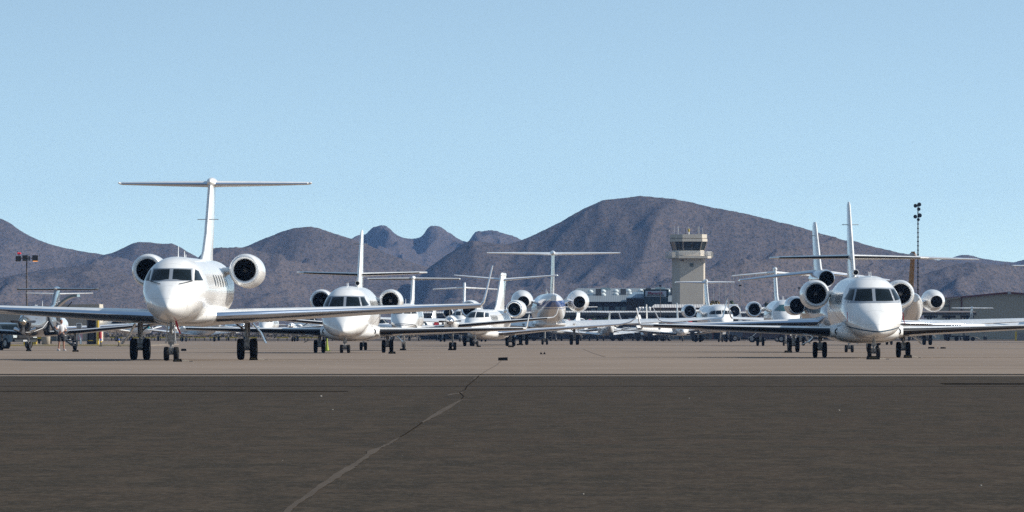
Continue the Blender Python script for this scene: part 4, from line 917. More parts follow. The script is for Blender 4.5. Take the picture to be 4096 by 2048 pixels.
def hill(prof, D, depth, seed, amp=1.0, stretch=1.0, toe=None, jag=0.0, shift=0.0, px0=None, px1=None, rows=210, cols=None, back=500, dg=1.0):
    """prof = skyline points (px, py); the crest stands D metres away and the slope runs towards the camera for depth metres"""
    P = sorted(prof); xs = np.array([p[0] for p in P], float); zs = np.array([hz(p[1], D) for p in P])
    a, b = px0 if px0 is not None else xs[0], px1 if px1 is not None else xs[-1]
    cols = cols or int((b - a) / 5.2); U = np.linspace(at(a, D), at(b, D), cols); X0 = at(xs, D)
    V = np.concatenate([np.linspace(-back, 0, 8, endpoint=False), np.linspace(0, 1, rows) ** 1.15 * depth])
    UU, VV = np.meshgrid(U, V); t = np.clip(VV / depth, 0, 1)
    wr = fbm(UU*.006, VV*.004, seed+50, 3) * 60 * t + shift * t * depth
    crest = np.interp(UU + wr, X0, zs)
    # smooth the crest line a little so the traced points do not show
    for _ in range(5): crest[:, 1:-1] = (crest[:, :-2] + 2*crest[:, 1:-1] + crest[:, 2:]) / 4
    g = (1 - t) ** 1.25
    env = np.clip(t * 7, 0, 1) * np.clip((1 - t) * 3, 0, 1)
    rg = ridged(UU*.0080*stretch + VV*.0022*dg + seed, VV*.0024*stretch + seed*.3, seed, 5)
    rg2 = ridged(UU*.0030*stretch + VV*.0012*dg + seed*2, VV*.0012*stretch, seed+9, 3)
    hgt = crest * g * (1 + env * amp * ((rg - .5) * .72 + (rg2 - .5) * 1.0)) + env * fbm(UU*.03, VV*.02, seed+20, 4) * 2.5
    hgt = hgt + env * (ridged(UU*.026 + VV*.006, VV*.0075, seed+40, 4) - .5) * 7.5 * np.clip(crest/60, .3, 1)
    rough = fbm(UU*.16, VV*.12, seed+30, 5)
    lim = EYE + (crest - EYE) * (D - VV) / D * (1 - .05 * np.clip(t*5, 0, 1))
    hgt = np.where(VV > 0, np.minimum(hgt, lim), hgt)
    hgt = hgt + rough * (1.1 + jag * 7) * np.clip(crest/30, 0, 1)
    hgt = np.where(VV < 0, crest * (1 + VV / back * .9) + rough*1.0, hgt)
    X, Y = UU, D - VV
    nr, nc = X.shape; co = np.stack([X, Y, hgt - .5], -1).reshape(-1, 3).astype(np.float32)
    i = np.arange((nr-1)*(nc-1)); r, c = i // (nc-1), i % (nc-1); q = r*nc + c
    F4 = np.stack([q, q+nc, q+nc+1, q+1], -1).astype(np.int32)
    me = bpy.data.meshes.new('hill'); me.vertices.add(len(co)); me.vertices.foreach_set('co', co.ravel())
    me.loops.add(F4.size); me.loops.foreach_set('vertex_index', F4.ravel())
    me.polygons.add(len(F4)); me.polygons.foreach_set('loop_start', np.arange(0, F4.size, 4, dtype=np.int32)); me.polygons.foreach_set('loop_total', np.full(len(F4), 4, np.int32))
    me.update(calc_edges=True); me.validate(); me.shade_smooth(); me.materials.append(HM)
    o = bpy.data.objects.new('hills', me); COL.objects.link(o); o['kind'] = 'structure'
    # make sure the normals look up
    if me.polygons[len(F4)//2].normal.z < 0: me.flip_normals()
    return o
hill([(-700,840),(-300,850),(-60,865),(0,871),(30,885),(55,905),(85,925),(140,953),(200,975),(260,990),(330,1003),(400,1013),(470,1030),(560,1075),(700,1150),(900,1240),(1100,1330)], 6000, 900, 3, 1.0, shift=-.10, px0=-700, px1=1100)
hill([(200,1180),(330,1060),(420,1014),(440,1012),(480,995),(525,972),(560,964),(600,966),(640,972),(690,970),(720,985),(760,1010),(800,1030),(900,1080),(1100,1200),(1250,1320)], 5600, 800, 12, 1.0, px0=200, px1=1250)
hill([(-700,1150),(-300,1120),(0,1110),(120,1085),(200,1070),(330,1060),(380,1050),(520,1095),(640,1150),(760,1180),(900,1250),(1000,1300)], 4600, 700, 21, .9, px0=-700, px1=1000)
hill([(540,1260),(700,1090),(860,1012),(930,998),(960,992),(1000,975),(1060,950),(1130,922),(1180,908),(1240,903),(1270,908),(1330,928),(1400,950),(1480,980),(1560,1015),(1640,1042),(1720,1070),(1850,1130),(2050,1240),(2200,1320)], 5200, 1000, 31, 1.0, shift=.06, px0=540, px1=2200)
hill([(1280,1080),(1350,1000),(1400,955),(1425,942),(1460,936),(1480,918),(1500,903),(1520,898),(1545,901),(1560,912),(1572,928),(1600,945),(1640,955),(1670,952),(1700,935),(1705,915),(1720,903),(1740,900),(1760,904),(1790,922),(1820,945),(1850,962),(1868,968),(1888,952),(1893,925),(1903,921),(1930,924),(1962,917),(2000,926),(2040,940),(2072,950),(2110,975),(2200,1040),(2300,1150)], 7800, 900, 44, .8, stretch=1.8, jag=.22, px0=1280, px1=2300)
hill([(1500,1260),(1620,1160),(1700,1080),(1780,1020),(1850,975),(1880,958),(1960,968),(2030,975),(2090,956),(2140,935),(2200,905),(2250,880),(2290,855),(2340,830),(2390,805),(2430,795),(2500,788),(2552,780),(2600,783),(2700,793),(2760,805),(2820,820),(2900,835),(3000,855),(3100,880),(3200,905),(3300,935),(3370,955),(3420,962),(3500,985),(3580,1003),(3640,1015),(3700,1030),(3800,1045),(3900,1055),(4100,1085),(4500,1130),(4800,1180)], 4900, 1150, 57, 1.15, shift=-.05, px0=1500, px1=4800)
hill([(3550,1100),(3680,1060),(3740,1042),(3800,1030),(3850,1016),(3880,1018),(3930,1032),(4000,1042),(4060,1047),(4096,1036),(4200,1010),(4500,990),(4800,1000)], 7000, 900, 66, 1.0, px0=3550, px1=4800)


# ------------------------------------------------------------------ control tower
TAN = mat('tower_plaster', (.60,.54,.46), .85, spec=.1, noise=(.5, (.56,.50,.43)))
TAN2 = mat('tower_plaster_light', (.58,.53,.46), .85, spec=.1)
WRAIL = mat('white_railing', (.62,.62,.60), .5)
DGL = mat('tower_glass', (.02,.028,.028), .08, 0, 0, .5)
def prism(m, poly, z0, z1, poly2=None):
    n = len(poly); p2 = poly2 or poly
    return m.add([(x, y, z0) for x, y in poly] + [(x, y, z1) for x, y in p2], [(i, (i+1) % n, n+(i+1) % n, n+i) for i in range(n)] + [tuple(range(n))[::-1], tuple(range(n, 2*n))])
def octa(cx, cy, w, c):
    """square of half width w with corners cut back by c, corner order starting at the front left"""
    w, c, cy, cx = w*KS, c*KS, cy*KS, cx*KS
    return [(cx-w+c, cy-w), (cx+w-c, cy-w), (cx+w, cy-w+c), (cx+w, cy+w-c), (cx+w-c, cy+w), (cx-w+c, cy+w), (cx-w, cy+w-c), (cx-w, cy-w+c)]
DT = 1232; KS = DT / 1300; tx = at(2755, DT); k = DT / F
T = tag(empty('control_tower', (tx, DT, 0), R(0)), 'beige control tower with dark slanted cab windows and a railed balcony', 'control tower')
def tz(py): return hz(py, DT)
sh_ = prism(MB(), octa(0, 2.6, 2.36, .35), 0, tz(1032)).build('shaft', TAN, T)
MB().box(-.02-.27, .27-.02, .14, .24, tz(1066), tz(1052)).build('shaft_window', DGL, sh_)
MB().box(-1.9, -1.3, .14, .24, tz(1044), tz(1038)).build('vent', mat('brown_vent', (.2,.16,.13), .7), sh_)
prism(MB(), octa(0, 2.6, 3.0, .7), tz(1034), tz(1033), octa(0, 2.6, 3.40, .9)).build('balcony_soffit', TAN, T)
bal = prism(MB(), octa(0, 2.6, 3.40, .95), tz(1033), tz(1023)).build('balcony', TAN2, T)
pr = octa(0, 2.6, 3.36, .95); rl_ = MB()
for i in range(8):
    a, b = Vector((*pr[i], 0)), Vector((*pr[(i+1) % 8], 0))
    for zz in (1007, 1012, 1017): rl_.tube(a + Vector((0,0,tz(zz))), b + Vector((0,0,tz(zz))), .035, n=5)
    nn = max(2, int((b-a).length / 1.1))
    for q in range(nn): p = a.lerp(b, q/nn); rl_.tube(p + Vector((0,0,tz(1023))), p + Vector((0,0,tz(1007))), .035, n=5)
rl_.build('balcony_railing', WRAIL, bal)
MB().box(-3.42, -2.9, -.8, -.72, tz(1030), tz(1008)).box(2.95, 3.42, 0, .1, tz(1030), tz(1008)).build('railing_panel', TAN2, bal)
cb = prism(MB(), octa(0, 2.6, 2.36, .95), tz(1023), tz(1001)).build('cab_wall', TAN2, T)
lo8, hi8 = octa(0, 2.6, 2.33, .93), octa(0, 2.6, 2.72, 1.1)
gl = prism(MB(), lo8, tz(1001), tz(966), hi8).build('cab_glass', DGL, T)
mu = MB()
for i in range(8):
    a = Vector((*lo8[i], tz(1001))); b = Vector((*hi8[i], tz(966))); mu.tube(a, b, .11, n=6)
    for f in (.5,):
        a2 = Vector((*lo8[(i+1) % 8], tz(1001))); b2 = Vector((*hi8[(i+1) % 8], tz(966))); mu.tube(a.lerp(a2, f), b.lerp(b2, f), .04, n=5)
mu.build('window_mullion', mat('mullion_tan', (.22,.19,.16), .7), gl)
prism(MB(), octa(0, 2.6, 2.82, 1.12), tz(966), tz(955)).build('roof_fascia', TAN2, T)
prism(MB(), octa(0, 2.6, 2.70, 1.08), tz(955), tz(952)).build('roof_gap', mat('shadow_gap', (.28,.24,.2), .9), T)
rf = prism(MB(), octa(0, 2.6, 2.76, 1.1), tz(952), tz(937)).build('roof_parapet', TAN2, T)
for px, y0, y1, r_ in [(2688,929,905,.035),(2705,930,906,.035),(2708,927,904,.03),(2738,937,910,.04),(2750,937,906,.04),(2754.5,937,908,.03),(2795,929,906,.035),(2800,926,904,.035),(2816,937,910,.03)]:
    x = (px - 2755) * k; m = MB(); m.tube((x, 2.0, tz(937)), (x, 2.0, tz(y0)), r_*.6, n=5); m.tube((x, 2.0, tz(y0)), (x, 2.0, tz(y1)), r_, n=5)
    m.build('whip_antenna', WRAIL if px != 2738 else BLACK, T)
bc = MB(); bc.tube((-.2, 1.4, tz(937)), (-.2, 1.4, tz(927)), .12); bc.build('beacon_post', WRAIL, T)
MB().revolve([(0,.1),(.06,.17),(.34,.17),(.42,.13),(.46,.04)], (-.2, 1.4, tz(927)), 'z', 12, True, True).build('beacon', mat('yellow_paint', (.40,.30,.03), .6), T)

T.rotation_euler = (0, 0, R(12)); T.scale = (.92, .92, 1); T.location.x += .48
# ------------------------------------------------------------------ terminal with the sign tower
DB = 1250
def bx(m, p0, p1, y0, y1, D, d0, d1):
    """box between picture columns p0..p1 and rows y0 (top)..y1 measured at distance D, from D+d0 to D+d1"""
    return m.box(at(p0, D), at(p1, D), D + d0, D + d1, hz(y1, D), hz(y0, D))
def local(m, o):
    m.v = [(a - o[0], b - o[1], c - o[2]) for a, b, c in m.v]; return m
def metal_roof(name, c1, c2, pitch, axis=0):
    if name in MATS: return MATS[name]
    m = mat(name, c1, .5, .0); n = m.node_tree.nodes; L = m.node_tree.links; b = n['Principled BSDF']
    t = n.new('ShaderNodeTexCoord'); w = n.new('ShaderNodeTexWave'); w.inputs['Scale'].default_value = 1 / pitch * .5 * 2 / 3.1416 * 1.57; w.bands_direction = 'XYZ'[axis]; w.inputs['Distortion'].default_value = 0
    mx = n.new('ShaderNodeMix'); mx.data_type = 'RGBA'; mx.inputs[6].default_value = (*c1, 1); mx.inputs[7].default_value = (*c2, 1)
    L.new(t.outputs['Object'], w.inputs['Vector']); L.new(w.outputs[0], mx.inputs[0]); L.new(mx.outputs[2], b.inputs['Base Color'])
    bp = n.new('ShaderNodeBump'); bp.inputs['Distance'].default_value = .02; bp.inputs['Strength'].default_value = .5; L.new(w.outputs[0], bp.inputs['Height']); L.new(bp.outputs[0], b.inputs['Normal'])
    return m
ROOF = metal_roof('standing_seam_roof', (.185,.215,.235), (.13,.155,.175), .42)
BRICK = mat('dark_brown_wall', (.045,.036,.036), .9, noise=(1.5, (.06,.046,.044)))
TEAL = mat('dark_teal_cladding', (.028,.048,.058), .7, noise=(.8, (.034,.056,.066)))
bx0 = (at(2460, DB), DB, 0)
TB = tag(empty('terminal_building', bx0), 'low dark building with ribbed grey metal roof and vents left of the control tower', 'building')
w = bx(MB(), 2252, 2730, 1204, 1362, DB, 0, 26); local(w, bx0).build('wall', BRICK, TB)
r = MB(); xa, xb = at(2246, DB), at(2736, DB); ze, zr_ = hz(1207, DB), hz(1153, DB+14)
r.add([(xa, DB-.8, ze), (xb, DB-.8, ze), (xb, DB+14, zr_), (xa+2.4, DB+14, zr_), (xb, DB+29, ze), (xa, DB+29, ze)], [(0,1,2,3), (3,2,4,5), (0,3,5), (1,4,2), (0,5,4,1)])
rfo = local(r, bx0).build('roof', ROOF, TB)
for a, b_, t_, u in [(2260,2283,1249,1235),(2365,2382,1252,1238),(2391,2408,1249,1229),(2416,2434,1249,1228),(2461,2477,1248,1228),(2485,2503,1248,1228),(2515,2534,1246,1221)]:
    f = local(bx(MB(), a, b_, u, t_, DB, -.06, .1), bx0).build('window', mat('blue_window_glass', (.03,.10,.15), .12, 0, .5), TB)
    q = MB(); bx(q, a-1.2, a, u-1, t_+1, DB, -.09, .05); bx(q, b_, b_+1.2, u-1, t_+1, DB, -.09, .05); bx(q, a, b_, u-1.4, u, DB, -.09, .05); bx(q, a, b_, t_, t_+1.4, DB, -.09, .05)
    local(q, bx0).build('window_frame', mat('grey_frame', (.25,.3,.32), .5), f)
slope = (zr_ - ze) / 14.8
def on_roof(py):    # depth of the roof surface that shows at picture row py
    lo_, hi_ = -.8, 14.0
    for _ in range(30):
        md = (lo_+hi_)/2; z = ze + (md+.8)*slope; row = HOR - (z - EYE) * F / (DB + md)
        if row > py: lo_ = md
        else: hi_ = md
    return lo_, ze + (lo_+.8)*slope
for px, py, s_ in [(2362,1168,1),(2364,1181,1),(2413,1167,1),(2413,1181,1),(2464,1166,1),(2465,1179,1),(2514,1165,1),(2520,1178,.9),(2563,1165,1),(2672,1165,.8),(2674,1178,.9)]:
    d, z = on_roof(py); x = at(px, DB + d)
    m = MB().revolve([(-.1,.40*s_),(.06,.40*s_),(.10,.36*s_),(.24,.25*s_),(.30,.02)], (x - bx0[0], d, z + .05), 'z', 14, False, True)
    m.build('roof_vent', mat('pale_vent', (.62,.68,.68), .4), rfo, True)
for p0, p1, y0, y1 in [(2383,2405,1155,1181),(2482,2504,1155,1178),(2583,2604,1152,1170),(2683,2698,1150,1180)]:
    d, z = on_roof(y1); m = MB(); m.box(at(p0, DB+d)-bx0[0], at(p1, DB+d)-bx0[0], d-.3, d+1.2, z, z + (y1-y0)*(DB+d)/F)
    m.build('air_conditioner', mat('grey_brown_unit', (.13,.12,.12), .7), rfo)
for p0, p1, y0, y1 in [(2398,2444,1150,1160),(2618,2664,1148,1160)]:
    d, z = on_roof(y1); d = min(d, 12); z = ze + (d+.8)*slope
    a, b_ = at(p0, DB+d)-bx0[0], at(p1, DB+d)-bx0[0]; h = (y1-y0)*(DB+d)/F
    MB().loft([[(a, d, z),(a, d+1, z),(a+.2, d+1, z+h),(a+.2, d, z+h)],[(b_, d, z),(b_, d+1, z),(b_-.2, d+1, z+h),(b_-.2, d, z+h)]]).build('rooftop_duct', mat('pale_duct', (.42,.50,.50), .4), rfo)
# projecting bay and lower roof
bay = MB(); bx(bay, 2505, 2580, 1190, 1362, DB, -3.4, 0); local(bay, bx0).build('projecting_bay', mat('brown_bay', (.062,.047,.042), .9), TB)
lr_ = MB(); a, b_ = at(2505, DB-3), at(2585, DB-3); z0, z1 = hz(1191, DB-3), hz(1176, DB)
lr_.add([(a, DB-3.6, z0), (b_, DB-3.6, z0), (b_, DB+1.5, z1+.3), (a+1.2, DB+1.5, z1+.3)], [(0,1,2,3)]); lr_.add([(a, DB-3.6, z0-.12), (b_, DB-3.6, z0-.12), (b_, DB-3.6, z0), (a, DB-3.6, z0)], [(0,1,2,3)])
local(lr_, bx0).build('bay_roof', metal_roof('blue_grey_roof', (.16,.24,.32), (.11,.17,.23), .5), TB)
ST = MB(); bx(ST, 2575, 2670, 1160, 1362, DB, -5.5, -.2); sto = local(ST, bx0).build('sign_tower', TEAL, TB)
fr = MB(); bx(fr, 2572, 2673, 1158, 1162.5, DB, -5.65, -.1); bx(fr, 2572.5, 2579, 1162.5, 1188, DB, -5.65, -5.5); bx(fr, 2666, 2672, 1162.5, 1186, DB, -5.65, -5.5)
local(fr, bx0).build('sign_frame', mat('dark_green_frame', (.012,.04,.042), .5), sto)
DS = DB - 5.6; sp_ = MB(); sp_.box(at(2580, DS), at(2665, DS), DB-5.62, DB-5.5, hz(1186.5, DS), hz(1163.5, DS)); sgn = local(sp_, bx0).build('sign_panel', mat('sign_white', (.50,.56,.66), .6), sto)
sp2 = MB(); sp2.box(at(2587, DS), at(2657, DS), DB-5.66, DB-5.62, hz(1183.5, DS), hz(1178, DS)); local(sp2, bx0).build('sign_band', mat('sign_band_grey', (.24,.24,.23), .7), sgn)
def text(body_, px, py, w_px, h_px, D, yoff, material, parent, name='lettering', bold=.0):
    c = bpy.data.curves.new(name, 'FONT'); c.body = body_; c.align_x = 'CENTER'; c.align_y = 'BOTTOM_BASELINE'; c.size = 1; c.extrude = .02; c.offset = bold
    o = bpy.data.objects.new(name, c); COL.objects.link(o); bpy.context.view_layer.update()
    wx, wy = o.dimensions.x, o.dimensions.y; s0 = D / F
    me = bpy.data.meshes.new_from_object(o.evaluated_get(bpy.context.evaluated_depsgraph_get())); bpy.data.objects.remove(o)
    o = bpy.data.objects.new(name, me); COL.objects.link(o); me.materials.clear(); me.materials.append(material)
    o.parent = parent; o.rotation_euler = (R(90), 0, 0); o.scale = (w_px*s0/wx, h_px*s0/wy, 1)
    o.location = (at(px, D) - bx0[0], D - DB + yoff, hz(py, D)); return o
text('Maverick', 2622, 1177, 60, 10.5, DS, -.10, mat('sign_red', (.30,.012,.04), .6), sgn, bold=.014)
text('HELICOPTERS', 2622, 1182.8, 66, 4.0, DS, -.12, mat('sign_grey_letters', (.13,.15,.13), .6), sgn)
text('1620', 2659, 1193.5, 19, 6, DS, -.02, mat('number_grey', (.28,.33,.34), .6), sto, 'house_number')

# low cream hangar row behind the carport, right of the sign
CRM = mat('cream_cladding', (.30,.26,.20), .85, noise=(2, (.26,.225,.175)))
RTRIM = mat('maroon_trim', (.11,.018,.022), .6)
WROOF = metal_roof('white_ribbed_roof', (.62,.60,.57), (.30,.29,.29), .55)
def shed(p0, p1, yroof, yeave, D, label, cols=(), d=9):
    o = (at((p0+p1)/2, D), D, 0); t = tag(empty('hangar_row', o), label, 'hangar')
    local(bx(MB(), p0+4, p1-3, yeave, 1365, D, 0, d), o).build('wall', CRM, t)
    m = MB(); a, b_ = at(p0, D), at(p1, D); z0, z1 = hz(yeave, D), hz(yroof, D)
    m.add([(a, D-.6, z0), (b_, D-.6, z0), (b_, D+d/2, z1), (a+.6, D+d/2, z1), (b_, D+d+.6, z0), (a, D+d+.6, z0)], [(0,1,2,3),(3,2,4,5),(0,3,5),(1,4,2),(0,5,4,1)])
    local(m, o).build('roof', WROOF, t)
    m = MB(); bx(m, p0+1, p1, yeave-.5, yeave+2.5, D, -.66, -.5); local(m, o).build('roof_trim', RTRIM, t)
    for c in cols: m = MB(); bx(m, c, c+3, yeave+2, 1360, D, -.12, 0); local(m, o).build('door_post', RTRIM, t)
shed(2603, 2824, 1217, 1231, 1190, 'cream hangar row with white ribbed roof at the foot of the control tower', (2609, 2680, 2750))
shed(2838, 2955, 1216, 1230, 1195, 'short cream hangar with a white ribbed roof behind the wide white jet', (2850,))
for i, px in enumerate((2550+7, 2568+2, 2583, 2597)):
    tag(MB().revolve([(-.3,.1),(-.25,.2),(.1,.22),(.28,.12)], (at(px, 1185), 1185, hz(1235, 1185)), 'z', 10, True, True).build('storage_tank', mat('pale_tank', (.6,.6,.6), .4)),
        ['leftmost of four small pale tanks below the sign tower', 'second from left of four small pale tanks below the sign tower', 'third from left of four small pale tanks below the sign tower', 'rightmost of four small pale tanks below the sign tower'][i], 'tank', 'pale tanks by the carport')

def carport(p0, p1, ytop, ybot, D, label, n, back=True, posts=1360, roofm=None, beams=True):
    o = (at((p0+p1)/2, D), D, 0); t = tag(empty('carport', o), label, 'carport')
    m = MB(); a, b_ = at(p0, D), at(p1, D); z0, z1 = hz(ybot, D), hz(ytop, D)
    m.add([(a, D-.5, z0), (b_, D-.5, z0), (b_, D+9, z1), (a, D+9, z1), (a, D-.5, z0-.1), (b_, D-.5, z0-.1), (b_, D+9, z1-.1), (a, D+9, z1-.1)], [(0,1,2,3),(7,6,5,4),(4,5,1,0),(1,5,6,2),(0,3,7,4)])
    local(m, o).build('roof', roofm or WROOF, t)
    m = MB(); m.box(a, b_, D+8.5, D+8.7, z0-.3, z1-.12); local(m, o).build('edge_beam', mat('beam_grey', (.12,.115,.11), .7), t); m = MB(); m.box(a, b_, D-.3, D-.1, z0-.42, z0-.1); local(m, o).build('edge_beam', mat('beam_grey', (.12,.115,.11), .7), t)
    for i in range(n):
        c = a + (b_-a)*(i+.5)/n; m = MB(); m.box(c-.1, c+.1, D+7.6, D+7.8, 0, z0-.3); local(m, o).build('post', mat('brown_post', (.05,.038,.034), .8), t); m = MB(); m.box(c-.12, c+.12, D+.2, D+.5, 0, z0-.4); m.box(c-.9, c+.9, D+.2, D+.45, z0-.75, z0-.45)
        local(m, o).build('post', mat('brown_post', (.05,.038,.034), .8), t)
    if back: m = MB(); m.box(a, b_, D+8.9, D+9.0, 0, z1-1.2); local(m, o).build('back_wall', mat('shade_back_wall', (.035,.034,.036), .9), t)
carport(2255, 2860, 1243, 1249, 1150, 'long open aircraft shade with white ribbed roof below the terminal and tower', 11, back=False)
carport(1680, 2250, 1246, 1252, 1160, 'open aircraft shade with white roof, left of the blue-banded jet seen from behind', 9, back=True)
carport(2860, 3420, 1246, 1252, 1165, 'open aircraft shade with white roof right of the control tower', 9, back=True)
carport(3470, 3905, 1243, 1249, 1125, 'open brown shade in front of the beige hangar', 6, back=False, roofm=mat('brown_shade_roof', (.13,.105,.095), .8))
gw = tag(empty('storage_building', (at(2650,1170),1170,0)), 'grey ribbed storage building under the long aircraft shade', 'building')
local(bx(MB(), 2545, 2850, 1254, 1362, 1170, 0, 6), (at(2650,1170),1170,0)).build('wall', mat('grey_ribbed_wall', (.20,.185,.165), .85), gw)
for c in (2562, 2575, 2600, 2640): local(bx(MB(), c, c+1.5, 1258, 1362, 1170, -.1, 0), (at(2650,1170),1170,0)).build('pilaster', mat('dark_pilaster', (.05,.04,.038), .8), gw)

# big beige hangar on the right
DH = 1180; ho_ = (at(3950, DH), DH, 0)
HG = tag(empty('hangar', ho_), 'big beige ribbed hangar with maroon roof edge at the right side', 'hangar')
HW = metal_roof('beige_ribbed_wall', (.36,.32,.25), (.33,.295,.23), .55)
def hpoly(m, pts, D, d0, d1):
    n = len(pts); m.add([(at(x, D), D+d0, hz(y, D)) for x, y in pts] + [(at(x, D), D+d1, hz(y, D)) for x, y in pts], [tuple(range(n)), tuple(range(n, 2*n))[::-1]] + [(i, i+n, (i+1) % n+n, (i+1) % n) for i in range(n)]); return m
local(hpoly(MB(), [(3760,1362),(3760,1199),(3845,1189),(4032,1171),(4050,1171),(4420,1196),(4420,1362)], DH, 0, 40), ho_).build('wall', HW, HG)
local(hpoly(MB(), [(3772,1198),(3772,1192),(4030,1167.5),(4030,1174),(3845,1191)], DH, -.5, -.02), ho_).build('roof_edge', RTRIM, HG)
local(hpoly(MB(), [(4042,1174),(4042,1168),(4420,1194),(4420,1200)], DH, -.5, -.02), ho_).build('roof_edge', RTRIM, HG)
local(hpoly(MB(), [(4030,1176),(4030,1166),(4042,1166),(4042,1176)], DH, -.55, -.02), ho_).build('ridge_cap', mat('pale_ridge_cap', (.35,.36,.38), .6), HG)
local(hpoly(MB(), [(3770,1195),(3790,1193),(3846,1187),(3835,1194),(3790,1200),(3775,1203)], DH, -.9, -.5), ho_).build('canopy_edge', CRM, HG)
for c, a, b_, w in ((3845,1190,1278,3.5),(3796,1203,1260,2.5)): local(bx(MB(), c, c+w, a, b_, DH, -.18, 0), ho_).build('downpipe', RTRIM, HG)
local(bx(MB(), 3775, 3797, 1222, 1225, DH, -.15, 0), ho_).build('door_rail', BLACK, HG)

# tan building on the left
DL = 960; lo_ = (at(250, DL), DL, 0)
LB = tag(empty('building', lo_), 'flat-roofed tan building behind the silver plane, its right end sunlit', 'building')
m = MB(); m.box(at(225, DL), at(396, DL), DL, DL+9, 0, hz(1217, DL)); local(m, lo_).build('wall', mat('tan_block_wall', (.34,.30,.245), .9, noise=(.8,(.31,.275,.225))), LB)
m = MB(); m.box(at(396, DL)+.002, at(397.5, DL), DL+.3, DL+9, 0, hz(1216.5, DL)); local(m, lo_).build('end_wall', mat('sunlit_end_wall', (.5,.46,.38), .9), LB)  # right end of the tan wall, its sunlight put into a paler colour
m = MB(); m.box(at(-60, DL), at(225, DL), DL+2, DL+16, 0, hz(1223, DL)); local(m, lo_).build('side_wing', mat('dusty_wall', (.30,.275,.23), .9), LB)
for px in (12, 60, 205): m = MB(); m.box(at(px, DL), at(px+26, DL), DL+1.94, DL+2.1, hz(1238, DL), hz(1228, DL)); local(m, lo_).build('window', mat('grey_window', (.10,.12,.13), .3), LB)

# ------------------------------------------------------------------ masts and poles
def pole(px, ytop, D, label, r=.06, name='light_mast', heads=(), cat='mast', group=None, m=None, light=True):
    x = at(px, D); z = hz(ytop, D); t = tag(empty(name, (x, D, 0)), label, cat, group)
    MB().tube((0,0,0), (0,0,z), r*1.35, r*.8, n=8).build('pole', m or mat('weathered_pole', (.09,.075,.07), .7), t)
    for h in heads: MB().box(*h).build('lamp_head', BLACK, t)
    return t, z
MP = 'thin masts right of the control tower'
pm = mat('galvanised_pole', (.33,.34,.35), .5, .4)
for i, (px, yt_) in enumerate([(2853,1116),(2877,1109),(2902,1104),(2932,1092),(2962,1085)]):
    t, z = pole(px, yt_, 1400, ['first thin mast right of the control tower', 'second thin mast right of the control tower', 'third thin mast right of the control tower', 'fourth thin mast right of the control tower', 'fifth thin mast right of the control tower, the tallest'][i], .045, 'mast', m=pm, group=MP)
    MB().box(-.3, .3, -.05, .05, z - .25, z - .1).box(-.12, .12, -.1, .1, z, z + .25).build('crossarm', pm, t)
for px, yt_, D, lab in [(2961,1145,1120,'dark lamp post beside the tallest thin mast'),(3106,1146,1120,'dark lamp post behind the fin of the teal-glass jet'),(3197,1155,1150,'dark lamp post left of the three-engined jet'),(2641,1146,1140,'dark lamp post crossing the sign of the terminal')]:
    t, z = pole(px, yt_, D, lab, .045, 'lamp_post', cat='lamp post', group='dark lamp posts behind the jets'); MB().box(-.16, .16, -.16, .16, z, z+.2).build('lamp_head', BLACK, t)
t, z = pole(3672, 818, 1020, 'very tall thin floodlight mast with clustered black lamps beside the gold-tailed jet', .075, 'floodlight_mast', cat='floodlight mast', m=mat('dark_mast', (.035,.03,.03), .8))
for dx, dz, s_ in [(-.3,-.15,.3),(.15,.0,.32),(.1,-.55,.28),(-.32,-1.45,.3),(.2,-1.3,.34),(.05,-1.8,.24)]:
    MB().revolve([(-s_*.6,s_*.7),(0,s_*.8),(s_*.5,s_*.4),(s_*.7,.02)], (dx, 0, z+dz), 'y', 10, True).build('floodlight', BLACK, t, True)
for k_ in range(26): 
    zz = z*.15 + k_*z*.032
    if zz < z-2.2: MB().box(-.12, .12, -.08, .08, zz, zz+.1).build('climbing_rung', mat('dark_mast'), t)
# apron light with boxy lamps on the left
t, z = pole(107, 1045, 800, 'grey pole with boxy black lamps and red beacon left of the largest jet', .085, 'apron_light', cat='apron light', m=mat('brown_grey_pole', (.10,.085,.08), .7))
k8 = 800/F
def lb(p0, p1, y0, y1, lit=False):
    m = MB().box((p0-107)*k8, (p1-107)*k8, -.35, .35, hz(y1,800), hz(y0,800)); o = m.build('lamp_box', mat('black_lamp_box', (.03,.025,.022), .5), t)
    MB().box((p0-105)*k8, (p1-109)*k8, -.33, .33, hz(y1,800)-.03, hz(y1,800)-.001).build('lamp_lens', mat('amber_lamp', (1,.5,.08), .5, emit=((1,.36,.03), 1.6)) if lit else mat('lens_grey', (.3,.3,.3), .2), o)
lb(63, 84, 1024, 1045); lb(90, 111, 1021, 1043); lb(130, 152, 1021, 1044, True)
MB().box((84-107)*k8, (130-107)*k8, -.06, .06, hz(1034,800), hz(1031,800)).box((114-107)*k8, (119-107)*k8, -.2, .2, hz(1043,800), hz(1023,800)).build('cross_arm', BLACK, t)
MB().revolve([(0,.06),(.04,.11),(.14,.10),(.18,.02)], ((73-107)*k8, 0, hz(1017,800)), 'z', 10, True).revolve([(0,.06),(.04,.11),(.14,.10),(.18,.02)], ((80-107)*k8, 0, hz(1017,800)), 'z', 10, True).build('red_beacon', mat('beacon_red', (.6,.01,.02), .3, emit=((1,.02,.03), .15)), t, True)
MB().tube(((76-107)*k8, 0, hz(1024,800)), ((76-107)*k8, 0, hz(1016,800)), .05).build('beacon_stem', BLACK, t)

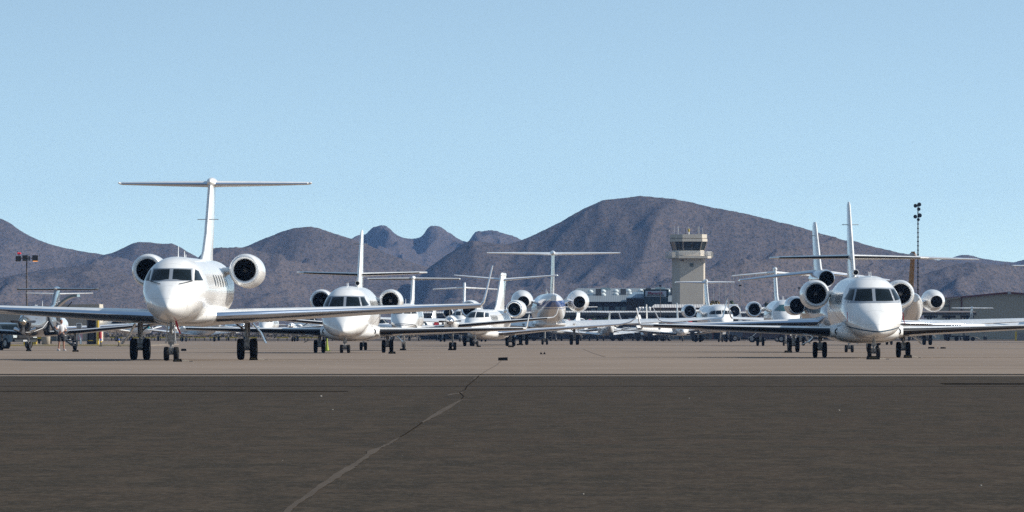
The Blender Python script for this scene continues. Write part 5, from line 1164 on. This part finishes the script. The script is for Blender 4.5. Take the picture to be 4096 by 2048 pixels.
# ------------------------------------------------------------------ trees and scrub
def tree(px, ybase, ytop, w_px, D, label, cols, seed, name='desert_tree', grp='small trees behind the apron'):
    rs = random.Random(seed); x = at(px, D); H = (HOR - ytop) * D / F + EYE; W = w_px * D / F / 2
    t = tag(empty(name, (x, D, 0)), label, 'tree', grp)
    tr = MB(); top = Vector((rs.uniform(-.2,.2), 0, H*.5)); tr.tube((0,0,-.1), top, .16, .09, 7)
    tips = []
    for k_ in range(6):
        a = rs.uniform(0, 6.28); e = Vector((math.cos(a)*W*.6, math.sin(a)*W*.6, H*rs.uniform(.6,.85))); tr.tube(top*rs.uniform(.6,1), e, .07, .02, 5); tips.append(e)
    tr.build('trunk', mat('bark', (.07,.055,.045), .9), t)
    cl = [(Vector((rs.uniform(-.75,.75)*W, rs.uniform(-.75,.75)*W, H*rs.uniform(.45,.93))), rs.uniform(.28,.46)*W) for _ in range(15)]
    for ci, c_ in enumerate(cols):
        m = MB()
        for (cc, rr_) in cl:
            for _ in range(75):
                while True:
                    q = Vector((rs.uniform(-1,1), rs.uniform(-1,1), rs.uniform(-1,1)))
                    if .15 < q.length < 1: break
                p = cc + q*rr_*rs.uniform(.85,1.25)
                if p.z < H*.22: continue
                s_ = rs.uniform(.10,.22)*max(.7, W*.9); u = Vector((rs.uniform(-1,1), rs.uniform(-1,1), rs.uniform(-1,1))).normalized(); v_ = u.cross(Vector((rs.uniform(-1,1), rs.uniform(-1,1), rs.uniform(-1,1)))).normalized()
                m.add([p-u*s_, p+v_*s_*.6, p+u*s_, p-v_*s_*.6], [(0,1,2,3)])
        m.build('crown', c_, t)
OLV = mat('olive_leaves', (.10,.09,.035), .8); YEL = mat('yellow_leaves', (.34,.24,.06), .8); DGR = mat('dark_leaves', (.040,.058,.026), .8); GRN = mat('green_leaves', (.10,.145,.04), .8)
tree(2864, 1355, 1188, 54, 1300, 'yellowish round tree just right of the control tower', (OLV, YEL), 1)
tree(2935, 1355, 1198, 30, 1300, 'dark green tree behind the fourth thin mast', (DGR, GRN), 2)
tree(3074, 1355, 1204, 36, 1300, 'dark bush-like tree left of the teal-glass jet fin', (DGR, OLV), 3)
tree(3030, 1355, 1216, 24, 1300, 'smaller dark tree left of the teal-glass jet', (DGR, OLV), 33)
for i, (px, w) in enumerate([(2275,50),(2322,60),(2368,56),(2412,44)]):
    tree(px, 1360, 1252 + (i % 2)*6, w, 1200, ['leftmost','second from left','third from left','rightmost'][i] + ' of the green trees seen under the long aircraft shade', (GRN, DGR), 10+i, 'green_tree', 'green trees under the aircraft shade')
sc = MB(); rs = random.Random(4)
for _ in range(2600):
    px = rs.uniform(-80, 4200); D = rs.uniform(1325, 1800); x = at(px, D); h = rs.uniform(.4, 1.1); w = h*rs.uniform(.5, .9)
    for _k in range(7):
        a = rs.uniform(0, 6.28); q = Vector((x + math.cos(a)*w*.5, D + math.sin(a)*w*.5, h*rs.uniform(.15,.8)-.05)); s_ = w*.4
        u = Vector((rs.uniform(-1,1), rs.uniform(-1,1), rs.uniform(-.6,.6))).normalized()*s_; v_ = Vector((rs.uniform(-1,1), rs.uniform(-1,1), rs.uniform(.3,1))).normalized()*s_
        sc.add([q-u, q-v_*.6, q+u, q+v_], [(0,1,2,3)])
tag(sc.build('scrub', mat('dry_scrub', (.075,.062,.045), .95, noise=(.02, (.095,.077,.055)))), 'dry brown desert scrub behind the airfield', kind='stuff')

# ------------------------------------------------------------------ near left: kerb, posts, vehicles, person
YEL_P = mat('yellow_safety_paint', (.62,.42,.04), .6)
xk0, xk1 = at(-60, 640), at(592, 640)
kb = tag(MB().box(xk0, xk1, 640, 641.2, 0, .13).build('kerb', mat('kerb_yellow', (.85,.58,.20), .8, noise=(.2, (.70,.56,.38)))), kind='structure')
tag(MB().box(xk0, xk1, 641.2, 700, 0, .10).build('island_pavement', ground_mat('island_concrete', (.19,.165,.14), (.22,.19,.16), (.17,.145,.12), .1, .1, 3)), kind='structure')
BG = 'yellow bollards left of the large left jet'
for px, w, y0, lab, D in [(134,10,1350,'thick yellow bollard directly under the nose of the silver plane',655),(144,9,1352,'yellow bollard just right of the thick one under the silver plane',668),(97,7,1352,'small yellow bollard in front of the dark pickup\'s rear',650),(391,11,1283,'tall yellow post beside the grey kiosk',655)]:
    x = at(px, D); tag(MB().revolve([(0,w/2/52),(hz(y0,D)-.06,w/2/52),(hz(y0,D),w/4/52)], (x, D, .1), 'z', 12, True, True).build('bollard', YEL_P), lab, 'bollard', BG)
kt = tag(empty('kiosk', (at(368, 665), 665, .1)), 'dark grey open kiosk with pale right edge under the largest jet\'s left wing', 'kiosk')
m = MB(); K = 665/F
m.box((347-368)*K, (352-368)*K, 0, 1.0, 0, 1.95).box((352-368)*K, (384-368)*K, .9, 1.0, 0, 1.95).build('back_panel', mat('kiosk_grey', (.07,.07,.075), .6), kt)
MB().box((384-368)*K, (398-368)*K, 0, 1.0, 0, 1.95).build('side_panel', mat('kiosk_pale', (.42,.42,.42), .6), kt)
MB().box((345-368)*K, (400-368)*K, -.1, 1.1, 1.95, 2.05).build('roof', mat('kiosk_grey'), kt)
MB().box((355-368)*K, (378-368)*K, .3, .85, 0, 1.2).build('cabinet', mat('kiosk_cabinet', (.025,.028,.035), .5), kt)
MB().box((352-368)*K, (372-368)*K, .25, .29, .25, .33).build('yellow_bar', YEL_P, kt)
fx = tag(empty('fire_extinguisher', (at(401, 655), 655, .1)), 'red fire extinguisher cabinet beside the tall yellow post', 'fire extinguisher')
MB().revolve([(0,.12),(.55,.12),(.68,.05),(.74,.04)], (0,0,.45), 'z', 12, True, True).build('cylinder', mat('extinguisher_red', (.42,.02,.03), .4), fx, True)
MB().box(-.02, .02, -.02, .02, 0, .45).build('stand', BLACK, fx)
sb = tag(empty('information_board', (at(316, 650), 650, .1)), 'white slatted information board on two posts behind the man in shorts', 'sign board')
K = 650/F
for px in (307, 326): MB().box((px-316)*K-.03, (px-316)*K+.03, 0, .06, 0, hz(1294,650)-.1).build('post', mat('sign_post_grey', (.4,.4,.4), .5), sb)
MB().box((305-316)*K, (327-316)*K, -.03, 0, hz(1313,650)-.1, hz(1292,650)-.1).build('panel', mat('board_white', (.7,.7,.68), .6), sb)
for y0, y1 in ((1295.5,1299),(1302,1305.5),(1308.5,1311)): MB().box((308-316)*K, (324-316)*K, -.045, -.03, hz(y1,650)-.1, hz(y0,650)-.1).build('dark_slot', BLACK, sb)
ps = tag(empty('notice_sign', (at(321, 648), 648, .1)), 'small pink and white notice sign under the silver plane\'s right wing', 'sign')
MB().box(-.16, .16, -.02, 0, .38, .88).build('panel', mat('pink_notice', (.55,.30,.34), .6), ps); MB().box(-.02, .02, 0, .03, 0, .4).build('post', BLACK, ps)
br = tag(empty('barrel', (at(184, 655), 655, .1)), 'beige barrel with white lid under the silver plane', 'barrel')
MB().revolve([(0,.28),(.05,.32),(.75,.34),(.8,.3)], (0,0,0), 'z', 16, True, True).build('drum', mat('barrel_beige', (.34,.29,.22), .7), br, True)
wsn = tag(empty('warning_sign', (at(157, 650), 650, .1)), 'small square yellow warning sign under the silver plane', 'sign')
MB().box(-.15, .15, -.02, 0, .45, .72).build('panel', YEL_P, wsn); MB().box(-.02, .02, 0, .03, 0, .5).build('post', BLACK, wsn); MB().box(-.11, .11, -.03, -.02, .56, .6).build('dark_bar', BLACK, wsn)
LT_ = 'taxiway edge lights along the yellow kerb'
for i, px in enumerate((404, 475, 523)):
    t = tag(empty('taxiway_light', (at(px, 628), 628, 0)), ['small blue and yellow taxiway light left of the other two by the kerb', 'small blue and yellow taxiway light, middle one of three by the kerb', 'small blue and yellow taxiway light nearest the left main wheels of the large left jet'][i], 'taxiway light', LT_)
    MB().revolve([(0,.16),(.03,.15),(.06,.04),(.3,.03)], (0,0,0), 'z', 10, True, True).build('base', BLACK, t)
    MB().revolve([(.3,.07),(.36,.08),(.42,.06)], (0,0,0), 'z', 10, True, True).build('yellow_collar', YEL_P, t)
    MB().revolve([(.42,.06),(.5,.07),(.58,.03)], (0,0,0), 'z', 10, True, True).build('blue_lens', mat('blue_lens', (.03,.10,.4), .2), t)
WSG = 'yellow wheel stops along the far row'
wl_ = ['under the teal-tailed plane', 'right of the teal-tailed plane', 'left of the large left jet\'s nose gear', 'behind the nose gear of the large left jet', 'right of the large left jet\'s nose gear', 'left of the right main gear of the large left jet', 'behind the right main gear of the large left jet', 'under the left engine of the twin-propeller plane', 'under the nose of the twin-propeller plane', 'right of the twin-propeller plane', 'halfway to the cruciform-tail jet', 'beside the left main gear of the cruciform-tail jet']
for i, px in enumerate((465, 530, 600, 660, 740, 800, 860, 925, 1005, 1130, 1200, 1250)):
    t = tag(empty('wheel_stop', (at(px, 1030), 1030, 0)), 'yellow bar ' + wl_[i], 'wheel stop', WSG)
    MB().box(-.72, .72, -.08, .08, .30, .44).build('bar', YEL_P, t); MB().box(-.6, -.5, -.05, .05, 0, .3).box(.5, .6, -.05, .05, 0, .3).build('foot', BLACK, t)

def vehicle(px, D, yaw, body_c, label, kind='pickup_truck', scale=1.0, grp='vehicles on the apron'):
    """pickup or SUV, nose towards -Y, origin between the axles on the ground"""
    t = tag(empty(kind, (at(px, D), D, 0)), label, 'pickup truck' if kind == 'pickup_truck' else 'car', grp)
    m = MB(); prof = [(-2.5,.45),(-2.55,.75),(-2.4,.98),(-1.0,1.08),(-.35,1.62),(.2,1.70),(1.1 if kind=='pickup_truck' else 2.2,1.68),(1.35 if kind=='pickup_truck' else 2.55,1.12),(2.6,1.08),(2.65,.45)]
    rings = []
    for x, k_ in ((-.92,.93),(-.88,1),(-.6,1.0),(.6,1.0),(.88,1),(.92,.93)):
        rings.append([(x*(1 if z < 1.15 else .82), y, .42 + (z-.42)*k_) for y, z in prof])
    bo = m.loft(rings).build('body', body_c, t, True, 30)
    MB().add([(-.66,-.98,1.12),(.66,-.98,1.12),(.60,-.42,1.56),(-.60,-.42,1.56)], [(0,1,2,3)]).build('windscreen', GLASS, bo)
    for s_ in (1, -1):
        MB().add([(s_*.90,-.75,1.12),(s_*.90,1.0,1.12),(s_*.76,.85,1.60),(s_*.76,-.3,1.58)], [(0,1,2,3)]).build('side_window', GLASS, bo)
        MB().box(s_*.74-.14, s_*.74+.14, -2.57, -2.5, .72, .9).build('headlight', LAMPG, bo); MB().box(s_*1.0-.08, s_*1.0+.08, -.8, -.68, 1.12, 1.26).build('wing_mirror', WHITE, bo)
        for yy in (-1.6, 1.6):
            w = MB().revolve([(-.11,.2),(-.13,.30),(-.1,.36),(.1,.36),(.13,.30),(.11,.2)], (s_*.82, yy, .36), 'x', 20, True, True).build('wheel', TYRE, t, True)
            MB().revolve([(-.135,.02),(-.135,.21),(-.10,.22)] if s_ < 0 else [(.135,.02),(.135,.21),(.10,.22)], (s_*.82, yy, .36), 'x', 12).build('rim', mat('bright_rim', (.22,.22,.23), .3, .7), w)
    MB().box(-.8, .8, -2.64, -2.52, .44, .60).build('bumper', mat('grey_bumper', (.05,.055,.06), .4), bo); MB().box(-.5, .5, -2.58, -2.5, .68, .86).build('grille', BLACK, bo); MB().box(-.2, .2, -2.67, -2.64, .47, .58).build('number_plate', mat('plate_white', (.6,.6,.6), .5), bo)
    t.rotation_euler = (0, 0, R(yaw)); t.scale = (scale,)*3; return t
DKC = mat('black_car_paint', (.015,.022,.022), .2, 0, 1)
vehicle(22, 545, 33, DKC, 'black sport utility car behind the left wing of the silver plane', 'parked_car', .98)
vehicle(3080, 860, 66, mat('red_dark_car', (.035,.006,.008), .3, 0, .5), 'dark red pickup with bright wheels below the left engine of the teal-glass jet')
vehicle(3175, 900, 80, DKC, 'black pickup beyond the teal-glass jet, low under its nose')
vehicle(2990, 940, 100, mat('navy_car', (.008,.012,.025), .3, 0, .5), 'navy pickup beside the wide white jet')

def cart(px, D, w, h, label, n, m, yaw=0, name='baggage_cart'):
    t = tag(empty(name, (at(px, D), D, 0), R(yaw)), label, 'cart', 'ground carts in the far row')
    MB().box(-w/2, w/2, -.6, .6, h*.45, h*.62).build('deck', m, t); MB().box(-w/2, -w/2+w*.3, -.5, .5, h*.62, h).build('equipment_box', m, t)
    for k_ in range(n):
        x = -w/2 + w*(k_+.5)/n; MB().revolve([(-.1,.1),(-.11,h*.26),(.11,h*.26),(.1,.1)], (x, -.55, h*.26), 'x' if 0 else 'y', 14, True, True).build('wheel', TYRE, t, True)
    MB().tube((w/2, 0, h*.5), (w/2+.5, 0, h*.3), .04).build('tow_bar', m, t)
NAVY = mat('navy_equipment', (.012,.022,.035), .5); CHR = mat('charcoal_equipment', (.02,.022,.025), .6)
cart(2465, 975, 1.6, 1.0, 'dark blue box cart beside the light jet seen from behind', 2, NAVY)
cart(2580, 965, 2.4, 1.0, 'long dark cart with big wheels left of the tower foot', 3, CHR)
cart(2625, 960, 2.0, 1.05, 'dark blue cart with big wheels coupled right of the long dark cart', 3, NAVY)
cart(2790, 935, 1.6, 1.15, 'black tractor-like cart with a red rear below the right wing boots', 2, CHR, name='ground_tractor')
cart(2912, 930, 1.2, .8, 'small black cart under the wide white jet', 2, CHR)
cart(3825, 985, 3.0, 1.0, 'black wide cart under the right wing of the near right jet', 3, CHR)
cart(3880, 985, 1.2, .9, 'small cart with a cream box right of the black wide cart', 2, mat('cream_box', (.35,.30,.24), .7))
cart(3700, 1000, .9, .5, 'low black cart left of the black wide cart', 2, CHR)
cart(2120, 975, 1.8, 1.0, 'dark blue box between the main wheels of the jet seen from behind', 2, NAVY)
yp = tag(MB().box(at(4060,1000), at(4067,1000), 1000, 1000.2, 0, hz(1326,1000)+.0).build('marker_post', YEL_P), 'yellow marker post near the right edge of the apron', 'post')
tag(MB().box(at(4070,1002), at(4096,1002), 1002, 1002.6, .05, hz(1331,1002)).build('utility_box', mat('box_grey', (.22,.21,.21), .7)), 'grey utility box beside the yellow marker post', 'utility box')
cn = tag(empty('traffic_cone', (at(1308, 480), 480, 0)), 'lime green cone behind the left main wheels of the cruciform-tail jet', 'traffic cone')
MB().revolve([(0,.12),(.4,.06),(.72,.03)], (0,0,0), 'z', 10, True, True).build('cone', mat('lime_green', (.30,.36,.03), .6), cn, True); MB().box(-.2, .2, -.2, .2, 0, .04).build('base', mat('lime_green'), cn)

# ------------------------------------------------------------------ chocks and loose gear on the apron
CHG = 'wheel chocks beside aircraft wheels'
def chock(px, py, w_px, h_px, label, stripe=True, rope=False):
    x, y = gpos(px, py); k_ = y / F; w, h = w_px*k_, h_px*k_
    t = tag(empty('wheel_chock', (x, y, 0)), label, 'wheel chock', CHG)
    MB().loft([[(-w/2,-.10,0),(-w/2,.10,0),(-w/2+.02,.06,h),(-w/2+.02,-.06,h)], [(w/2,-.10,0),(w/2,.10,0),(w/2-.02,.06,h),(w/2-.02,-.06,h)]]).build('block', RUBBER, t)
    if stripe: MB().box(-w*.3, w*.3, -.108, -.09, h*.35, h*.6).build('reflective_stripe', mat('dull_yellow_strip', (.10,.075,.02), .7), t)
    if not rope: return
    r_ = MB(); pts = [(w/2, 0, .03), (w/2+.12, .1, .05), (w/2+.25, .25, .015), (w/2+.4, .1, .015)]
    for a, b_ in zip(pts, pts[1:]): r_.tube(a, b_, .012, n=5)
    r_.build('rope', mat('pale_rope', (.3,.28,.24), .9), t)
for c in [(710,1447,36,12,'black chock in front of the nose wheel of the large left jet'),(1014,1441,34,12,'black chock at the right main wheel of the large left jet'),(1568,1415,30,9,'black chock at the right main wheel of the cruciform-tail jet left of centre'),
          (3492,1438,54,14,'long black chock across the nose wheels of the near right jet'),(3631,1432,34,13,'black chock at the right main wheel of the near right jet'),(3153,1411,32,9,'black chock at the left main wheel of the three-engined jet'),
          (1612,1401,26,7,'black chock at the nose wheel of the twin turboprop'),(1806,1401,28,7,'black chock at the right main wheels of the twin turboprop'),(115,1405,22,7,'black chock at the nose wheel of the silver plane'),(302,1407,26,7,'black chock at the right wheel of the silver plane'),
          (2080,1381,26,6,'black chock at the left main wheels of the jet seen from behind'),(1915,1388,18,6,'black chock at the nose wheel of the slim T-tail jet'),(2044,1389,24,7,'black chock at the right main wheels of the slim T-tail jet')]: chock(*c, rope=c[0] in (710, 1014, 3492, 3631))
chock(735, 1404, 22, 9, 'black chock lying loose right of the large left jet\'s nose gear', False)
chock(3725, 1394.5, 26, 7, 'left one of two black chocks lying on the open apron at right', False)
chock(3772, 1394.5, 22, 6, 'right one of two black chocks lying on the open apron at right', False)
x, y = gpos(3751, 1395); tag(MB().loft([[(x-.06,y,0),(x+.06,y,0),(x+.06,y+.1,0),(x-.06,y+.1,0)],[(x-.02,y,.1),(x+.03,y,.1),(x+.03,y+.1,.1),(x-.02,y+.1,.1)]]).build('cloth', mat('peach_cloth', (.7,.45,.3), .8)), 'small peach cloth between the two loose chocks at right', 'cloth')
x, y = gpos(2012, 1442); K = y/F
tb = tag(empty('rubber_block', (x, y, 0)), 'black rubber block lying alone on the apron in the middle of the photo', 'rubber block')
MB().loft([[(-20*K,-.14,0),(-20*K,.14,0),(-19*K,.1,12*K),(-19*K,-.1,12*K)],[(19*K,-.14,0),(19*K,.14,0),(18.5*K,.1,13*K),(18.5*K,-.1,13*K)]]).build('block', RUBBER, tb)
for i_, px in enumerate((2165, 2177)):
    x, y = gpos(px, 1417); K = y/F
    tag(MB().add([(x-5.5*K,y-.06,0),(x+5.5*K,y-.06,0),(x+(-2 if i_==0 else 2)*K,y-.05,10*K),(x-5.5*K,y+.2,0),(x+5.5*K,y+.2,0),(x+(-2 if i_==0 else 2)*K,y+.2,10*K)], [(0,1,2),(5,4,3),(0,3,4,1),(1,4,5,2),(2,5,3,0)]).build('wedge_chock', RUBBER),
        ['left wedge of the small pair of black chocks right of the rubber block', 'right wedge of the small pair of black chocks right of the rubber block'][i_], 'wheel chock', CHG)

# red streamers on probes and gear pins
def attach_red(owner, pts, w=.05, name='red_streamer'):
    m = MB()
    for (a, b_) in zip(pts, pts[1:]): m.add([(a[0]-w,a[1],a[2]),(a[0]+w,a[1],a[2]),(b_[0]+w,b_[1],b_[2]),(b_[0]-w,b_[1],b_[2]),(a[0]-w,a[1]+.01,a[2]),(a[0]+w,a[1]+.01,a[2]),(b_[0]+w,b_[1]+.01,b_[2]),(b_[0]-w,b_[1]+.01,b_[2])], [(0,1,2,3),(7,6,5,4),(0,3,7,4),(1,5,6,2),(0,4,5,1),(3,2,6,7)])
    m.build(name, RED, owner)
attach_red(J1, [(.20,-12.05,1.52),(.27,-12.05,1.25),(.37,-12.05,1.02)], .035)
attach_red(J3, [(1.16,-8.4,1.9),(1.18,-8.4,1.72),(1.24,-8.4,1.42)], .02)
attach_red(J3, [(-1.13,-8.5,1.9),(-1.13,-8.5,1.5)], .013)

# ------------------------------------------------------------------ the man beside the silver plane
def person(loc, yaw, scale=1.0):
    J = {'pel':(0,0,.98,.15),'wai':(0,.0,1.12,.14),'che':(.0,.01,1.33,.17),'nk0':(0,.01,1.47,.075),'nk1':(0,-.01,1.54,.058),
         'hpR':(.10,0,.90,.105),'knR':(.14,-.02,.50,.062),'anR':(.17,.02,.09,.042),'toR':(.19,-.17,.045,.045),
         'hpL':(-.10,0,.90,.105),'knL':(-.13,-.03,.50,.062),'anL':(-.16,.02,.09,.042),'toL':(-.20,-.16,.045,.045),
         'shR':(.19,.01,1.42,.07),'elR':(.29,-.02,1.14,.043),'wrR':(.16,-.24,1.15,.03),'haR':(.10,-.30,1.16,.034),
         'shL':(-.19,.01,1.42,.07),'elL':(-.33,-.12,1.22,.043),'wrL':(-.47,-.28,1.34,.03),'haL':(-.52,-.34,1.38,.034)}
    E = [('pel','wai'),('wai','che'),('che','nk0'),('nk0','nk1'),('pel','hpR'),('hpR','knR'),('knR','anR'),('anR','toR'),('pel','hpL'),('hpL','knL'),('knL','anL'),('anL','toL'),('che','shR'),('shR','elR'),('elR','wrR'),('wrR','haR'),('che','shL'),('shL','elL'),('elL','wrL'),('wrL','haL')]
    V = [J[k_][:3] for k_ in J]; Rr = [J[k_][3] for k_ in J]; ix = {k_: i for i, k_ in enumerate(J)}
    E = [(ix[a], ix[b_]) for a, b_ in E]
    for side, s_ in (('haR', 1), ('haL', -1)):      # five fingers on each hand
        h = Vector(J[side][:3]); w_ = Vector(J[side.replace('ha', 'wr')][:3]); d = (h - w_).normalized(); sd_ = d.cross(Vector((0,0,1))).normalized()
        for k_, (off, ln) in enumerate(((-.028,.065),(-.010,.078),(.010,.074),(.027,.058))):
            a = h + sd_*off + d*.015; b_ = a + d*ln*.55 + Vector((0,0,-.008)); c = b_ + d*ln*.35 + Vector((0,0,-.03))
            n0 = len(V); V += [tuple(a), tuple(b_), tuple(c)]; Rr += [.010,.009,.008]; E += [(ix[side], n0), (n0, n0+1), (n0+1, n0+2)]
        a = w_.lerp(h, .6) - sd_*.03*s_; b_ = a - sd_*.03*s_ + d*.035; n0 = len(V); V += [tuple(a), tuple(b_)]; Rr += [.012,.009]; E += [(ix[side], n0), (n0, n0+1)]
    me = bpy.data.meshes.new('person'); me.from_pydata(V, E, []); o = bpy.data.objects.new('person', me); COL.objects.link(o)
    o.modifiers.new('skin', 'SKIN'); me.skin_vertices[0].data[0].use_root = True
    for i, r_ in enumerate(Rr): me.skin_vertices[0].data[i].radius = (r_, r_)
    ss = o.modifiers.new('sub', 'SUBSURF'); ss.levels = 1; ss.render_levels = 2
    SK = mat('skin', (.42,.22,.15), .6); me.materials.append(SK)
    # head with face as part of the figure
    def blob(c, r3, name, m_, parent=o, n=14, cut=None):
        b_ = MB(); prof = [(-1,.02)] + [(math.sin(R(a)), math.cos(R(a))) for a in range(-75, 76, 15)] + [(1,.02)]
        b_.revolve(prof, (0,0,0), 'z', n, True, True); b_.v = [(c[0]+x*r3[0], c[1]+y*r3[1], c[2]+z*r3[2]) for x, y, z in b_.v if True]
        return b_.build(name, m_, parent, True)
    hd = blob((0,-.03,1.655), (.078,.098,.118), 'head', SK)
    blob((0,-.128,1.645), (.014,.018,.022), 'nose', SK, hd, 8); blob((.03,-.117,1.672), (.012,.008,.008), 'eye', BLACK, hd, 8); blob((-.03,-.117,1.672), (.012,.008,.008), 'eye', BLACK, hd, 8)
    blob((0,-.115,1.602), (.024,.01,.007), 'mouth', mat('lips', (.30,.12,.10), .6), hd, 8); blob((.08,-.02,1.65), (.012,.022,.03), 'ear', SK, hd, 8); blob((-.08,-.02,1.65), (.012,.022,.03), 'ear', SK, hd, 8)
    blob((0,-.005,1.69), (.084,.098,.098), 'hair', mat('brown_hair', (.05,.03,.02), .8), hd)
    def sleeve(a, b_, r0, r1, name, m_):
        return MB().tube(a, b_, r0, r1, 14).build(name, m_, o, True)
    WT = mat('white_tshirt', (.72,.72,.72), .9); DS_ = mat('dark_shorts', (.018,.018,.022), .9)
    rings = []
    for z, wx, wy in ((.92,.178,.128),(1.05,.172,.13),(1.2,.185,.138),(1.33,.205,.145),(1.42,.21,.13),(1.475,.13,.10),(1.50,.075,.075)):
        rings.append([(wx*math.cos(2*math.pi*i/20), .005+wy*math.sin(2*math.pi*i/20), z) for i in range(20)])
    MB().loft(rings).build('tshirt', WT, o, True)
    sleeve((.16,.01,1.43), (.265,-.01,1.22), .085, .075, 'tshirt_sleeve', WT); sleeve((-.16,.01,1.43), (-.29,-.07,1.27), .085, .075, 'tshirt_sleeve', WT)
    rings = [[(wx*math.cos(2*math.pi*i/20), wy*math.sin(2*math.pi*i/20), z) for i in range(20)] for z, wx, wy in ((.80,.195,.14),(.9,.19,.14),(1.0,.172,.13))]
    MB().loft(rings).build('shorts', DS_, o, True)
    sleeve((.10,0,.88), (.135,-.01,.54), .112, .115, 'shorts_leg', DS_); sleeve((-.10,0,.88), (-.13,-.02,.54), .112, .115, 'shorts_leg', DS_)
    for s_, x_ in ((1,.185),(-1,-.185)):
        b_ = MB(); b_.loft([[(x_-.05,y,0),(x_+.05,y,0),(x_+.045*w_,y,h),(x_-.045*w_,y,h)] for y, h, w_ in ((-.24,.05,.7),(-.15,.08,1),(-.02,.11,1),(.07,.12,.9),(.09,.08,.8))]).build('shoe', mat('pale_shoe', (.5,.48,.46), .7), o, True)
    tag(o, 'man in white t-shirt and dark shorts reaching towards the silver plane\'s airstair', 'person')
    o.location = loc; o.rotation_euler = (0,0,R(yaw)); o.scale = (scale,)*3
x, y = gpos(245, 1403); person((x, y, 0), 25, 1.0)

# haze: the dry valley air
hz_m = bpy.data.materials.new('valley_haze'); hz_m.use_nodes = True
hn = hz_m.node_tree; hn.nodes.clear(); ho = hn.nodes.new('ShaderNodeOutputMaterial'); hp = hn.nodes.new('ShaderNodeVolumePrincipled')
hp.inputs['Color'].default_value = (.26,.50,1.0,1); hp.inputs['Density'].default_value = 4.2e-5; hp.inputs['Anisotropy'].default_value = .0
hn.links.new(hp.outputs[0], ho.inputs['Volume'])
tag(MB().box(-3100, 3100, -2600, 8900, -1.5, 150).build('haze', hz_m), kind='stuff')
